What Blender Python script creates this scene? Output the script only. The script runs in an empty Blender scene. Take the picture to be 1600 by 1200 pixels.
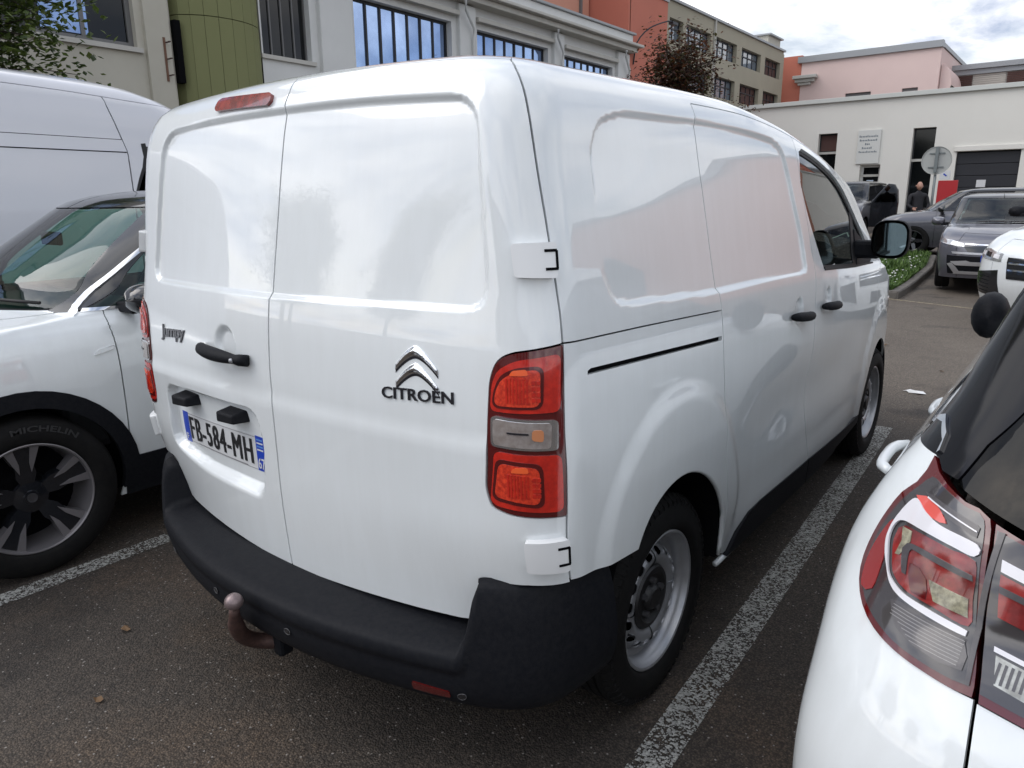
import bpy, bmesh, math, random
import numpy as np
from mathutils import Vector, Matrix
from mathutils.geometry import delaunay_2d_cdt
random.seed(7); np.random.seed(7)
R = math.radians
sc = bpy.context.scene
C = sc.collection

# ------------------------------------------------------------------ camera
CAM_POS = (1.8152, -1.1474, 1.5899); CAM_YAW, CAM_PITCH, CAM_ROLL = 0.662682, 0.244797, -0.009230
def cam_axes(yaw, pitch, roll):
    f = np.array([-math.sin(yaw)*math.cos(pitch), math.cos(yaw)*math.cos(pitch), -math.sin(pitch)])
    r = np.array([math.cos(yaw), math.sin(yaw), 0.]); u = np.cross(r, f)
    c, s = math.cos(roll), math.sin(roll)
    return c*r+s*u, -s*r+c*u, f
r_, u_, f_ = cam_axes(CAM_YAW, CAM_PITCH, CAM_ROLL)
cd = bpy.data.cameras.new('camera'); cam = bpy.data.objects.new('camera', cd); C.objects.link(cam)
cam.matrix_world = Matrix(((r_[0], u_[0], -f_[0], CAM_POS[0]), (r_[1], u_[1], -f_[1], CAM_POS[1]), (r_[2], u_[2], -f_[2], CAM_POS[2]), (0, 0, 0, 1)))
cd.sensor_width = 36; cd.lens = 36*1138.52/1600; cd.clip_start = .03; cd.clip_end = 2000
sc.camera = cam
sc.render.resolution_x = 1024; sc.render.resolution_y = 768
# ------------------------------------------------------------------ sky, sun, exposure
SUN_EL, SUN_AZ = R(42), R(228)      # azimuth clockwise from +Y
w = bpy.data.worlds.new('World'); sc.world = w; w.use_nodes = True
nt = w.node_tree; nt.nodes.clear()
def N(nt, t, **k):
    n = nt.nodes.new(t)
    for a, b in k.items():
        if a[0] == '_': setattr(n, a[1:], b)
        else: n.inputs[a.replace('_', ' ')].default_value = b
    return n
sky = N(nt, 'ShaderNodeTexSky', _sky_type='NISHITA', _sun_disc=False, _sun_elevation=SUN_EL, _sun_rotation=SUN_AZ, _air_density=1.2, _dust_density=2.0)
tc = N(nt, 'ShaderNodeTexCoord'); sep = N(nt, 'ShaderNodeSeparateXYZ'); nt.links.new(tc.outputs['Generated'], sep.inputs[0])
mz = N(nt, 'ShaderNodeMath', _operation='MAXIMUM'); mz.inputs[1].default_value = .0; nt.links.new(sep.outputs['Z'], mz.inputs[0])
az = N(nt, 'ShaderNodeMath', _operation='ADD'); az.inputs[1].default_value = .22; nt.links.new(mz.outputs[0], az.inputs[0])
dx = N(nt, 'ShaderNodeMath', _operation='DIVIDE'); dy = N(nt, 'ShaderNodeMath', _operation='DIVIDE')
nt.links.new(sep.outputs['X'], dx.inputs[0]); nt.links.new(az.outputs[0], dx.inputs[1]); nt.links.new(sep.outputs['Y'], dy.inputs[0]); nt.links.new(az.outputs[0], dy.inputs[1])
cv = N(nt, 'ShaderNodeCombineXYZ'); nt.links.new(dx.outputs[0], cv.inputs[0]); nt.links.new(dy.outputs[0], cv.inputs[1])
n1 = N(nt, 'ShaderNodeTexNoise', Scale=1.7, Detail=9.0, Roughness=.62, Distortion=.5); nt.links.new(cv.outputs[0], n1.inputs['Vector'])
n2 = N(nt, 'ShaderNodeTexNoise', Scale=1.35, Detail=8.0, Roughness=.6, Distortion=.3); nt.links.new(cv.outputs[0], n2.inputs['Vector'])
rp = N(nt, 'ShaderNodeValToRGB'); rp.color_ramp.elements[0].position = .30; rp.color_ramp.elements[0].color = (.35, .35, .35, 1); rp.color_ramp.elements[1].position = .58
nt.links.new(n1.outputs['Fac'], rp.inputs[0])
rc = N(nt, 'ShaderNodeValToRGB'); e = rc.color_ramp.elements
e[0].position = .41; e[0].color = (4.0, 4.6, 5.9, 1); e[1].position = .555; e[1].color = (10.0, 10.0, 10.2, 1)
nt.links.new(n2.outputs['Fac'], rc.inputs[0])
mx = N(nt, 'ShaderNodeMix', _data_type='RGBA'); nt.links.new(rp.outputs[0], mx.inputs['Factor']); nt.links.new(sky.outputs[0], mx.inputs[6]); nt.links.new(rc.outputs[0], mx.inputs[7])
# cloud brightens towards the veiled sun
sdir = (math.sin(SUN_AZ)*math.cos(SUN_EL), math.cos(SUN_AZ)*math.cos(SUN_EL), math.sin(SUN_EL))
dp = N(nt, 'ShaderNodeVectorMath', _operation='DOT_PRODUCT'); dp.inputs[1].default_value = sdir; nt.links.new(tc.outputs['Generated'], dp.inputs[0])
gl_ = N(nt, 'ShaderNodeMapRange', _interpolation_type='SMOOTHSTEP'); gl_.inputs[1].default_value = .35; gl_.inputs[2].default_value = 1.; gl_.inputs[3].default_value = 1.; gl_.inputs[4].default_value = 1.65; nt.links.new(dp.outputs['Value'], gl_.inputs[0])
bm_ = N(nt, 'ShaderNodeVectorMath', _operation='SCALE'); nt.links.new(mx.outputs[2], bm_.inputs[0]); nt.links.new(gl_.outputs[0], bm_.inputs['Scale'])
bg = N(nt, 'ShaderNodeBackground', Strength=.125); nt.links.new(bm_.outputs[0], bg.inputs[0])
wo = N(nt, 'ShaderNodeOutputWorld'); nt.links.new(bg.outputs[0], wo.inputs[0])
sd = bpy.data.lights.new('sun', 'SUN'); sd.energy = .75; sd.angle = R(40); sd.color = (1, .97, .93)
so = bpy.data.objects.new('sun', sd); C.objects.link(so)
so.rotation_euler = (R(90)-SUN_EL, 0, math.pi-SUN_AZ)
so.location = (0, 0, 60)
sc.view_settings.view_transform = 'Standard'; sc.view_settings.look = 'None'; sc.view_settings.gamma = 1; sc.view_settings.exposure = .14
sc.view_settings.use_curve_mapping = False

# ------------------------------------------------------------------ materials
MATS = {}
def bsdf(name, col, rough=.5, metal=0., coat=0., coat_rough=.03, coat_ior=1.5, spec=.5, ior=1.5, noise=None, bump=None, trans=0., emis=None, sheen=0):
    """noise=(scale, amount, darkcol) ; bump=(scale,strength)"""
    if name in MATS: return MATS[name]
    m = bpy.data.materials.new(name); m.use_nodes = True; t = m.node_tree; b = t.nodes['Principled BSDF']
    b.inputs['Base Color'].default_value = (*col, 1); b.inputs['Roughness'].default_value = rough; b.inputs['Metallic'].default_value = metal
    b.inputs['Coat Weight'].default_value = coat; b.inputs['Coat Roughness'].default_value = coat_rough; b.inputs['Coat IOR'].default_value = coat_ior; b.inputs['Specular IOR Level'].default_value = spec; b.inputs['IOR'].default_value = ior
    b.inputs['Transmission Weight'].default_value = trans
    if emis: b.inputs['Emission Color'].default_value = (*emis[0], 1); b.inputs['Emission Strength'].default_value = emis[1]
    tcn = t.nodes.new('ShaderNodeTexCoord')
    if noise:
        n = N(t, 'ShaderNodeTexNoise', Scale=noise[0], Detail=7.0, Roughness=.62); t.links.new(tcn.outputs['Object'], n.inputs['Vector'])
        rr = N(t, 'ShaderNodeValToRGB'); rr.color_ramp.elements[0].position = .38; rr.color_ramp.elements[1].position = .66
        t.links.new(n.outputs['Fac'], rr.inputs[0])
        mxx = N(t, 'ShaderNodeMix', _data_type='RGBA'); mxx.inputs[6].default_value = (*noise[2], 1); mxx.inputs[7].default_value = (*col, 1)
        ma = N(t, 'ShaderNodeMath', _operation='MULTIPLY_ADD'); ma.inputs[1].default_value = noise[1]; ma.inputs[2].default_value = 1-noise[1]
        t.links.new(rr.outputs[0], ma.inputs[0]); t.links.new(ma.outputs[0], mxx.inputs['Factor']); t.links.new(mxx.outputs[2], b.inputs['Base Color'])
    if name == 'white_paint':      # faint road film in streaks
        mp_ = N(t, 'ShaderNodeMapping'); mp_.inputs['Scale'].default_value = (16, 16, 1.6); t.links.new(tcn.outputs['Object'], mp_.inputs[0]); n = N(t, 'ShaderNodeTexNoise', Scale=1., Detail=8., Roughness=.7); t.links.new(mp_.outputs[0], n.inputs['Vector'])
        r2 = N(t, 'ShaderNodeValToRGB'); r2.color_ramp.elements[0].position = .44; r2.color_ramp.elements[0].color = (.86, .85, .83, 1); r2.color_ramp.elements[1].position = .60; t.links.new(n.outputs['Fac'], r2.inputs[0])
        m3 = N(t, 'ShaderNodeMix', _data_type='RGBA', _blend_type='MULTIPLY'); m3.inputs['Factor'].default_value = .16; t.links.new(mxx.outputs[2], m3.inputs[6]); t.links.new(r2.outputs[0], m3.inputs[7]); t.links.new(m3.outputs[2], b.inputs['Base Color'])
        t.links.new(n.outputs['Fac'], b.inputs['Coat Roughness']) if False else None
    if bump:
        n = N(t, 'ShaderNodeTexNoise', Scale=bump[0], Detail=6.0, Roughness=.6); t.links.new(tcn.outputs['Object'], n.inputs['Vector'])
        bp = N(t, 'ShaderNodeBump', Strength=bump[1], Distance=.01); t.links.new(n.outputs['Fac'], bp.inputs['Height']); t.links.new(bp.outputs[0], b.inputs['Normal'])
    MATS[name] = m; return m
def glassmat(name, tint, rough=.0, refl=1.0, ior=1.5):
    if name in MATS: return MATS[name]
    m = bpy.data.materials.new(name); m.use_nodes = True; t = m.node_tree; t.nodes.clear()
    tr = N(t, 'ShaderNodeBsdfTransparent', Color=(*tint, 1)); gl = N(t, 'ShaderNodeBsdfGlossy', Roughness=rough, Color=(refl, refl, refl, 1))
    fr = N(t, 'ShaderNodeFresnel', IOR=ior); mi = N(t, 'ShaderNodeMixShader'); o = N(t, 'ShaderNodeOutputMaterial')
    t.links.new(fr.outputs[0], mi.inputs[0]); t.links.new(tr.outputs[0], mi.inputs[1]); t.links.new(gl.outputs[0], mi.inputs[2]); t.links.new(mi.outputs[0], o.inputs[0])
    MATS[name] = m; return m
WHITE = bsdf('white_paint', (.765, .80, .81), .30, coat=1, coat_rough=.008, coat_ior=1.68, noise=(3.1, .10, (.66, .67, .66)))
WHITE2 = bsdf('white_plastic', (.78, .79, .79), .28, coat=.6)
BLKPL = bsdf('black_plastic', (.0060, .0070, .010), .58, spec=.14, noise=(70, .45, (.017, .017, .019)), bump=(420, .12))
BLKGL = bsdf('black_gloss', (.012, .013, .016), .12, coat=.6)
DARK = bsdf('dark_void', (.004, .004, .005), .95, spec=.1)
BLKQ = bsdf('black_gloss_pillar', (.006, .006, .008), .10, spec=.30)
RUBBER = bsdf('rubber', (.0065, .0065, .007), .75, spec=.18, noise=(30, .5, (.014, .013, .012)), bump=(200, .1))
SEAL = bsdf('seal', (.012, .012, .013), .6)
STEEL = bsdf('wheel_silver', (.40, .41, .43), .36, metal=.55, noise=(12, .35, (.26, .26, .27)))
HUB = bsdf('hub_black', (.012, .012, .013), .45)
CHROME = bsdf('chrome', (.80, .81, .83), .10, metal=1)
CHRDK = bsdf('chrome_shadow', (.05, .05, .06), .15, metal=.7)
REDD = bsdf('lamp_deep_red', (.085, .003, .003), .10, coat=1)
REDB = bsdf('lamp_bright_red', (.60, .022, .010), .14, coat=1, noise=(45, .6, (.30, .009, .006)))
REDO = bsdf('lamp_reflector_red', (.80, .060, .020), .20, coat=1, noise=(90, .8, (.34, .012, .006)))
CLEAR = bsdf('lamp_clear', (.42, .38, .36), .10, metal=.35, coat=1, noise=(60, .6, (.25, .20, .17)))
BLUE = bsdf('plate_blue', (.010, .05, .42), .35)
PLATE = bsdf('plate_white', (.62, .63, .64), .30, noise=(20, .2, (.5, .5, .49)))
INK = bsdf('plate_ink', (.012, .012, .014), .4)
RUST = bsdf('rusty_steel', (.10, .055, .045), .6, metal=.4, noise=(40, .8, (.05, .03, .028)))
GLASS = glassmat('window_glass', (.45, .62, .56))
GLASSD = glassmat('privacy_glass', (.05, .055, .06), ior=1.6)
SEATM = bsdf('seat_fabric', (.03, .032, .036), .8)
CREAM = bsdf('cabin_trim', (.22, .22, .22), .7)

# ------------------------------------------------------------------ object helpers
class Thing:
    def __init__(s, name, label, cat, loc=(0, 0, 0), rz=0, group=None):
        o = bpy.data.objects.new(name, None); C.objects.link(o); o.location = loc; o.rotation_euler = (0, 0, rz)
        o['label'] = label; o['category'] = cat; o.empty_display_size = .3
        if group: o['group'] = group
        s.o = o; s.org = np.zeros(3)
def tag(o, label, cat, group=None, kind=None):
    if label: o['label'] = label
    if cat: o['category'] = cat
    if group: o['group'] = group
    if kind: o['kind'] = kind
    return o
def par(p): return p.o if isinstance(p, Thing) else p
ORG = {}
def mk(name, V, F, mat, parent=None, smooth=False, normals=None, kind=None, loc=None, world=True):
    """normals: per-vertex array with nan rows meaning 'use the face normal'"""
    V = np.asarray(V, float)
    org = parent.org if isinstance(parent, Thing) else ORG.get(parent.name, None) if parent is not None else None
    if org is not None and world: V = V-org
    m = bpy.data.meshes.new(name)
    m.from_pydata(V.tolist(), [], F if isinstance(F, list) else F.tolist())
    mats = mat if isinstance(mat, (list, tuple)) else [mat]
    for q in mats: m.materials.append(q)
    if smooth or normals is not None: m.polygons.foreach_set('use_smooth', [True]*len(m.polygons))
    m.update()
    if normals is not None:
        li = np.zeros(len(m.loops), int); m.loops.foreach_get('vertex_index', li)
        fn = np.zeros(len(m.polygons)*3); m.polygons.foreach_get('normal', fn); fn = fn.reshape(-1, 3)
        lt = np.zeros(len(m.polygons), int); m.polygons.foreach_get('loop_total', lt)
        ln = np.asarray(normals)[li]; fl = np.repeat(fn, lt, 0)
        bad = np.isnan(ln[:, 0]); ln[bad] = fl[bad]
        m.normals_split_custom_set(ln.tolist())
    o = bpy.data.objects.new(name, m); C.objects.link(o)
    if parent is not None: o.parent = par(parent)
    if org is not None: ORG[o.name] = org
    if loc is not None: o.location = loc
    if kind: o['kind'] = kind
    return o
class MB:
    """collects simple shapes, built as one mesh"""
    def __init__(s): s.V = []; s.F = []; s.n = 0; s.mi = []
    def add(s, V, F, mi=0):
        s.V += [tuple(map(float, v)) for v in V]; s.F += [tuple(int(i)+s.n for i in f) for f in F]; s.mi += [mi]*len(F); s.n = len(s.V); return s
    def box(s, x0, x1, y0, y1, z0, z1, mi=0):
        V = [(x, y, z) for z in (z0, z1) for y in (y0, y1) for x in (x0, x1)]
        return s.add(V, [(0, 2, 3, 1), (4, 5, 7, 6), (0, 1, 5, 4), (2, 6, 7, 3), (0, 4, 6, 2), (1, 3, 7, 5)], mi)
    def tube(s, P, r, n=8, mi=0, cap=True):
        P = [Vector(p) for p in P]; rs = r if isinstance(r, (list, tuple)) else [r]*len(P)
        rings = []; up = Vector((0, 0, 1))
        for i, p in enumerate(P):
            d = (P[min(i+1, len(P)-1)]-P[max(i-1, 0)]).normalized()
            a = d.cross(up) if abs(d.dot(up)) < .95 else d.cross(Vector((1, 0, 0))); a.normalize(); b = d.cross(a)
            rings.append([p+(a*math.cos(t)+b*math.sin(t))*rs[i] for t in [2*math.pi*k/n for k in range(n)]])
        V = [v for g in rings for v in g]; F = []
        for i in range(len(P)-1):
            for k in range(n): F.append((i*n+k, i*n+(k+1) % n, (i+1)*n+(k+1) % n, (i+1)*n+k))
        if cap: F += [tuple(range(n))[::-1], tuple(range((len(P)-1)*n, len(P)*n))]
        return s.add(V, F, mi)
    def build(s, name, mat, parent=None, smooth=False, kind=None, bevel=0):
        o = mk(name, np.array(s.V), s.F, mat, parent, kind=kind)
        o.data.polygons.foreach_set('material_index', s.mi)
        if smooth:
            o.data.polygons.foreach_set('use_smooth', [True]*len(s.F)); 
        if bevel:
            b = o.modifiers.new('bevel', 'BEVEL'); b.width = bevel; b.segments = 2; b.limit_method = 'ANGLE'
        return o
def lathe(name, prof, mat, parent, n=64, axis='x', center=(0, 0, 0), smooth_break=None, mats=None):
    """prof: (axial, radius). custom smoothing by angle"""
    V = []; F = []; m = len(prof)
    for k in range(n):
        t = 2*math.pi*k/n
        for a, r in prof:
            V.append((a, r*math.cos(t), r*math.sin(t)) if axis == 'x' else ((r*math.cos(t), a, r*math.sin(t)) if axis == 'y' else (r*math.cos(t), r*math.sin(t), a)))
    V = np.array(V)+np.array(center)
    for k in range(n):
        for j in range(m-1):
            F.append((k*m+j, k*m+j+1, ((k+1) % n)*m+j+1, ((k+1) % n)*m+j))
    o = mk(name, V, F, mat, parent, smooth=True)
    sharp(o, 38); return o
def sharp(o, deg=35):
    me = o.data; bm = bmesh.new(); bm.from_mesh(me); bmesh.ops.recalc_face_normals(bm, faces=bm.faces)
    for e in bm.edges:
        if len(e.link_faces) == 2 and e.calc_face_angle(0) > R(deg): e.smooth = False
    for f in bm.faces: f.smooth = True
    bm.to_mesh(me); bm.free()

# ------------------------------------------------------------------ surface charts
def spl(x, xs, ys):
    xs = np.asarray(xs, float); ys = np.asarray(ys, float)
    m = np.gradient(ys, xs); i = np.clip(np.searchsorted(xs, x)-1, 0, len(xs)-2)
    h = xs[i+1]-xs[i]; t = np.clip((x-xs[i])/h, 0, 1)
    return (2*t**3-3*t**2+1)*ys[i]+(t**3-2*t**2+t)*h*m[i]+(-2*t**3+3*t**2)*ys[i+1]+(t**3-t**2)*h*m[i+1]
def sm(a, b, x):
    t = np.clip((x-a)/(b-a), 0, 1); return t*t*(3-2*t)
def pip(P, poly):
    x, y = P[:, 0], P[:, 1]; c = np.zeros(len(P), bool); poly = np.asarray(poly); q = np.roll(poly, -1, 0)
    for (x0, y0), (x1, y1) in zip(poly, q):
        if y0 == y1: continue
        m = ((y0 > y) != (y1 > y)) & (x < (x1-x0)*(y-y0)/(y1-y0)+x0); c ^= m
    return c
def pdist(P, poly, closed=True):
    poly = np.asarray(poly, float); q = np.roll(poly, -1, 0) if closed else poly[1:]
    a = poly if closed else poly[:-1]; d = np.full(len(P), 1e9)
    for A, B in zip(a, q):
        e = B-A; L = e@e
        t = np.clip(((P-A)@e)/L, 0, 1) if L > 0 else np.zeros(len(P))
        d = np.minimum(d, np.hypot(*(P-A-t[:, None]*e).T))
    return d
def rpoly(pts, r, n=5):
    """round the corners of a polygon"""
    out = []; P = [np.array(p, float) for p in pts]; m = len(P)
    rr = r if isinstance(r, (list, tuple)) else [r]*m
    for i in range(m):
        a, b, c = P[i-1], P[i], P[(i+1) % m]
        if rr[i] <= 0: out.append(b); continue
        u = a-b; v = c-b; lu, lv = np.linalg.norm(u), np.linalg.norm(v); q = min(rr[i], .49*lu, .49*lv)
        p0 = b+u/lu*q; p1 = b+v/lv*q
        for k in range(n+1):
            t = k/n; out.append((1-t)**2*p0+2*t*(1-t)*b+t*t*p1)
    return np.array(out)
def smoothline(pts, step, closed=False):
    """Catmull-Rom through points"""
    P = np.asarray(pts, float); n = len(P); out = []
    for i in range(n if closed else n-1):
        p0 = P[i-1] if closed or i > 0 else 2*P[0]-P[1]; p1 = P[i]; p2 = P[(i+1) % n]
        p3 = P[(i+2) % n] if closed or i+2 < n else 2*p2-p1
        k = max(1, int(np.linalg.norm(p2-p1)/step))
        for j in range(k):
            t = j/k; out.append(.5*((2*p1)+(-p0+p2)*t+(2*p0-5*p1+4*p2-p3)*t*t+(-p0+3*p1-3*p2+p3)*t**3))
    if not closed: out.append(P[-1])
    return np.array(out)
def dens(poly, h, closed=True):
    poly = np.asarray(poly, float); out = []; n = len(poly)
    for i in range(n if closed else n-1):
        a, b = poly[i], poly[(i+1) % n]; k = max(1, int(math.ceil(np.linalg.norm(b-a)/h)))
        for j in range(k): out.append(a+(b-a)*j/k)
    return np.array(out)
def area2(p): q = np.roll(p, -1, 0); return np.sum(p[:, 0]*q[:, 1]-q[:, 0]*p[:, 1])
def patch(name, chart, outer, mat, parent, holes=(), h=.03, fine=None, fh=.008, disp=None, off=0., thick=.012, bh=None, scale=(1, 1), kind=None):
    """A panel: the region of the chart inside 'outer' minus 'holes', displaced, with a rim turned inwards."""
    S_ = np.array(scale, float); bh = bh or min(h, .02)
    loops = [np.asarray(outer, float)]+[np.asarray(q, float) for q in holes]
    L2 = []
    for k, l in enumerate(loops):
        l = dens(l*S_, bh)
        if (area2(l) > 0) != (k == 0): l = l[::-1]
        L2.append(l)
    lo = L2[0].min(0); hi = L2[0].max(0)
    def gridpts(hh):
        nx = max(2, int((hi[0]-lo[0])/hh)+1); ny = max(2, int((hi[1]-lo[1])/hh)+1)
        gx = lo[0]+(np.arange(nx)+.5)*(hi[0]-lo[0])/nx; gy = lo[1]+(np.arange(ny)+.5)*(hi[1]-lo[1])/ny
        g = np.stack(np.meshgrid(gx, gy, indexing='ij'), -1).reshape(-1, 2); g = g+(np.random.rand(*g.shape)-.5)*hh*.02
        k = pip(g, L2[0])
        for q in L2[1:]: k &= ~pip(g, q)
        return g[k]
    pts = gridpts(h)
    if fine is not None:
        g = gridpts(fh); g = g[fine(g/S_)]
        m = fine(pts/S_); pts = np.concatenate([pts[~m], g])
    for q in L2:
        if len(pts): pts = pts[pdist(pts, q) > .35*min(bh, fh if fine is not None else h)]
    vs = []; es = []; n = 0
    for q in L2:
        vs += [Vector(p) for p in q]; es += [(n+i, n+(i+1) % len(q)) for i in range(len(q))]; n += len(q)
    vs += [Vector(p) for p in pts]
    ov, oe, of, ovo, oeo, ofo = delaunay_2d_cdt(vs, es, [], 0, 1e-7)
    UV = np.array([tuple(v) for v in ov]); T = np.array([f for f in of if len(f) == 3], int)
    cen = UV[T].mean(1); k = pip(cen, L2[0])
    for q in L2[1:]: k &= ~pip(cen, q)
    T = T[k]
    used = np.unique(T); mp = -np.ones(len(UV), int); mp[used] = np.arange(len(used)); T = mp[T]; UV = UV[used]/S_
    def surf(uv):
        P = chart(uv[:, 0], uv[:, 1]); e = 1e-3
        du = (chart(uv[:, 0]+e, uv[:, 1])-chart(uv[:, 0]-e, uv[:, 1])); dv = (chart(uv[:, 0], uv[:, 1]+e)-chart(uv[:, 0], uv[:, 1]-e))
        n = np.cross(du, dv); n /= np.linalg.norm(n, axis=1)[:, None]+1e-12
        d = off+(disp(uv) if disp is not None else 0.)
        return P+n*np.reshape(d, (-1, 1)), n
    P, n0 = surf(UV)
    e = 1.5e-3
    if disp is not None:
        a, _ = surf(UV+[e, 0]); b, _ = surf(UV-[e, 0]); c, _ = surf(UV+[0, e]); d, _ = surf(UV-[0, e])
        nn = np.cross(a-b, c-d); nn /= np.linalg.norm(nn, axis=1)[:, None]+1e-12
    else: nn = n0
    V = [P]; NN = [nn]; F = T.tolist(); base = len(P)
    if thick:
        ec = {}
        for t in F:
            for i in range(3):
                a, b = t[i], t[(i+1) % 3]; ec[(a, b)] = 1
        be = [(a, b) for (a, b) in ec if (b, a) not in ec]
        bv = sorted({a for e_ in be for a in e_}); idx = {v: i for i, v in enumerate(bv)}
        top = P[bv]; bot = P[bv]-n0[bv]*thick
        V += [top, bot]; nb = len(bv); NN += [np.full((2*nb, 3), np.nan)]
        for a, b in be: F.append([base+idx[b], base+idx[a], base+nb+idx[a], base+nb+idx[b]])
    return mk(name, np.concatenate(V), F, mat, parent, normals=np.concatenate(NN), kind=kind)
def text2d(txt, size=1., xs=1., shear=0, bold=0, spacing=1.):
    cu = bpy.data.curves.new('t', 'FONT'); cu.body = txt; cu.size = size; cu.shear = shear; cu.resolution_u = 3; cu.offset = bold; cu.space_character = spacing
    cu.align_x = 'LEFT'
    o = bpy.data.objects.new('t', cu); C.objects.link(o); bpy.context.view_layer.update()
    me = bpy.data.meshes.new_from_object(o.evaluated_get(bpy.context.evaluated_depsgraph_get()))
    V = np.array([v.co[:2] for v in me.vertices]); me.calc_loop_triangles(); F = [list(p.vertices) for p in me.loop_triangles]
    bpy.data.objects.remove(o); bpy.data.curves.remove(cu); bpy.data.meshes.remove(me)
    V[:, 0] *= xs
    return V, F
def text_on(name, chart, txt, u0, v0, width, height, mat, parent, off=.003, thick=.002, shear=0, bold=0, flip=1, vs=None, spacing=1., slope=0):
    V, F = text2d(txt, 1, 1, shear, bold, spacing)
    lo = V.min(0); hi = V.max(0); V = (V-lo)/(hi-lo)
    u = u0+flip*V[:, 0]*width; v = v0+V[:, 1]*height+slope*V[:, 0]
    e = 1e-3; P = chart(u, v); n = np.cross(chart(u+e, v)-chart(u-e, v), chart(u, v+e)-chart(u, v-e)); n /= np.linalg.norm(n, axis=1)[:, None]
    top = P+n*(off+thick); bot = P+n*(off-.0005); m = len(P)
    ec = {}
    FF = [f if flip > 0 else f[::-1] for f in F]
    for f in FF:
        for i in range(len(f)): ec[(f[i], f[(i+1) % len(f)])] = 1
    G = [list(f) for f in FF]
    for (a, b) in ec:
        if (b, a) not in ec: G.append([b, a, a+m, b+m])
    return mk(name, np.concatenate([top, bot]), G, mat, parent)
# ------------------------------------------------------------------ the white panel van
VP = np.array([(.30,.915,.30,.100),(.45,.930,.45,.064),(.60,.942,.60,.048),(.75,.948,.75,.038),(.90,.950,.90,.034),(1.00,.949,1.00,.031),(1.08,.944,1.08,.029),(1.16,.939,1.16,.032),(1.27,.930,1.27,.041),(1.41,.906,1.41,.063),(1.55,.884,1.55,.088),(1.69,.860,1.69,.115),(1.77,.846,1.77,.132),(1.83,.828,1.825,.148),(1.89,.794,1.870,.172),(1.95,.740,1.897,.215),(2.01,.67,1.911,.272),(2.09,.59,1.919,.35)])
SC = .80; T0 = .085; RC = .120/(1-math.sin(T0)); SA = RC*(math.pi/2-T0); S2 = SC+SA
def VS(s, v):
    s = np.asarray(s, float); v = np.asarray(v, float); s, v = np.broadcast_arrays(s, v)
    sg = np.where(s < 0, -1, 1); a = np.abs(s)
    W = spl(v, VP[:, 0], VP[:, 1]); z = spl(v, VP[:, 0], VP[:, 2]); Y = spl(v, VP[:, 0], VP[:, 3])
    CR = .060-.055*sm(1.25, 1.85, v)+.045*sm(.85, .5, v)
    x1 = a/SC*(W-.120); y1 = Y+CR*(a/SC)**2
    th = T0+np.clip((a-SC)/SA, 0, 1)*(np.pi/2-T0)
    x2 = W-.120+RC*(np.sin(th)-np.sin(T0)); y2 = Y+CR+RC*(np.cos(T0)-np.cos(th))
    y3 = np.maximum(a-S2, 0); yy = y2+y3*(1-(Y-.03)/8)
    x = np.where(a < SC, x1, x2); y = np.where(a < SC, y1, np.where(a < S2, y2, yy))
    t = np.maximum(y-1.95, 0); x = x*(1-.022*t**2)
    n = np.clip((y-3.85)/.80, 0, .999); x = x*np.sqrt(1-n**2.6)
    z = z+(.032*(1-(x/.8)**2)+.018*sm(.2, 1.3, y)+.006)*sm(1.45, 1.9, v)
    k = 1-.135*np.maximum(y-1.35, 0)**1.7
    z = np.where(z > 1.2, 1.2+(z-1.2)*np.maximum(k, .02), z)
    return np.stack([x*sg, y, z], -1)
van = Thing('panel_van', 'white panel van seen from behind with twin rear doors, chevron badge and plate FB-584-MH', 'van', (0, 2.3, 0)); van.org = np.array([0, 2.3, 0])

REARWIN = rpoly([(-.735,1.336),(0,1.336),(.778,1.350),(.798,1.812),(.4,1.814),(0,1.812),(-.4,1.813),(-.70,1.806)], [.07,0,.07,.08,0,0,0,.08])
PLREC = rpoly([(-.66,.752),(-.45,.704),(-.075,.700),(-.045,.90),(-.072,.995),(-.36,.992),(-.645,.984)], [.06,.10,.05,.05,.04,0,.05])
def sdf(P, poly): d = pdist(P, poly); return np.where(pip(P, poly), d, -d)
def rear_disp(UV):
    d = sdf(UV, REARWIN); r = -.012*sm(-.005, .013, d)
    q = (UV[:, 0] < 0.05) & (UV[:, 1] < 1.1)
    if q.any():
        d = sdf(UV[q], PLREC); wd = .012+.045*sm(.80, .70, UV[q][:, 1])
        r[q] -= .030*sm(-.004, wd, d)
    # dish behind the handle
    dd = np.hypot((UV[:, 0]+.215)/1.0, UV[:, 1]-1.178); r -= .016*sm(.062, .035, dd)
    # soft shoulder across the doors
    r += .007*sm(1.075, 1.02, UV[:, 1])*sm(.90, .74, np.abs(UV[:, 0]))
    return r
def rear_fine(UV):
    d = np.abs(sdf(UV, REARWIN)) < .030
    d |= (sdf(UV, PLREC) > -.02) & (np.abs(sdf(UV, PLREC)-.02) < .045)
    d |= np.hypot(UV[:, 0]+.215, UV[:, 1]-1.178) < .075
    return d
seam = smoothline([(.017,.50),(.0185,.60),(.021,.81),(.0255,1.0),(.026,1.02),(.0205,1.10),(.0195,1.30),(.020,1.42),(.026,1.69),(.033,1.80),(.036,1.83),(.045,1.86),(.043,1.93)], .04)
outR = [(.900,1.93),(.900,1.88),(.906,1.82),(.918,1.70),(.929,1.556),(.939,1.418),(.943,1.35),(.9435,1.288)]
LAMP = rpoly([(.9425,.879),(.80,.883),(.764,.893),(.750,.935),(.772,1.200),(.790,1.243),(.826,1.262),(.9435,1.279)], [0,.02,.012,.03,.03,.02,.02,0], 4)
def grow(poly, g):
    c = poly.mean(0); p = np.asarray(poly); q = np.roll(p, -1, 0); r = np.roll(p, 1, 0); t = q-r; n = np.stack([t[:, 1], -t[:, 0]], 1); n /= np.linalg.norm(n, axis=1)[:, None]
    if area2(p) < 0: n = -n
    return p+n*g
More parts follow.
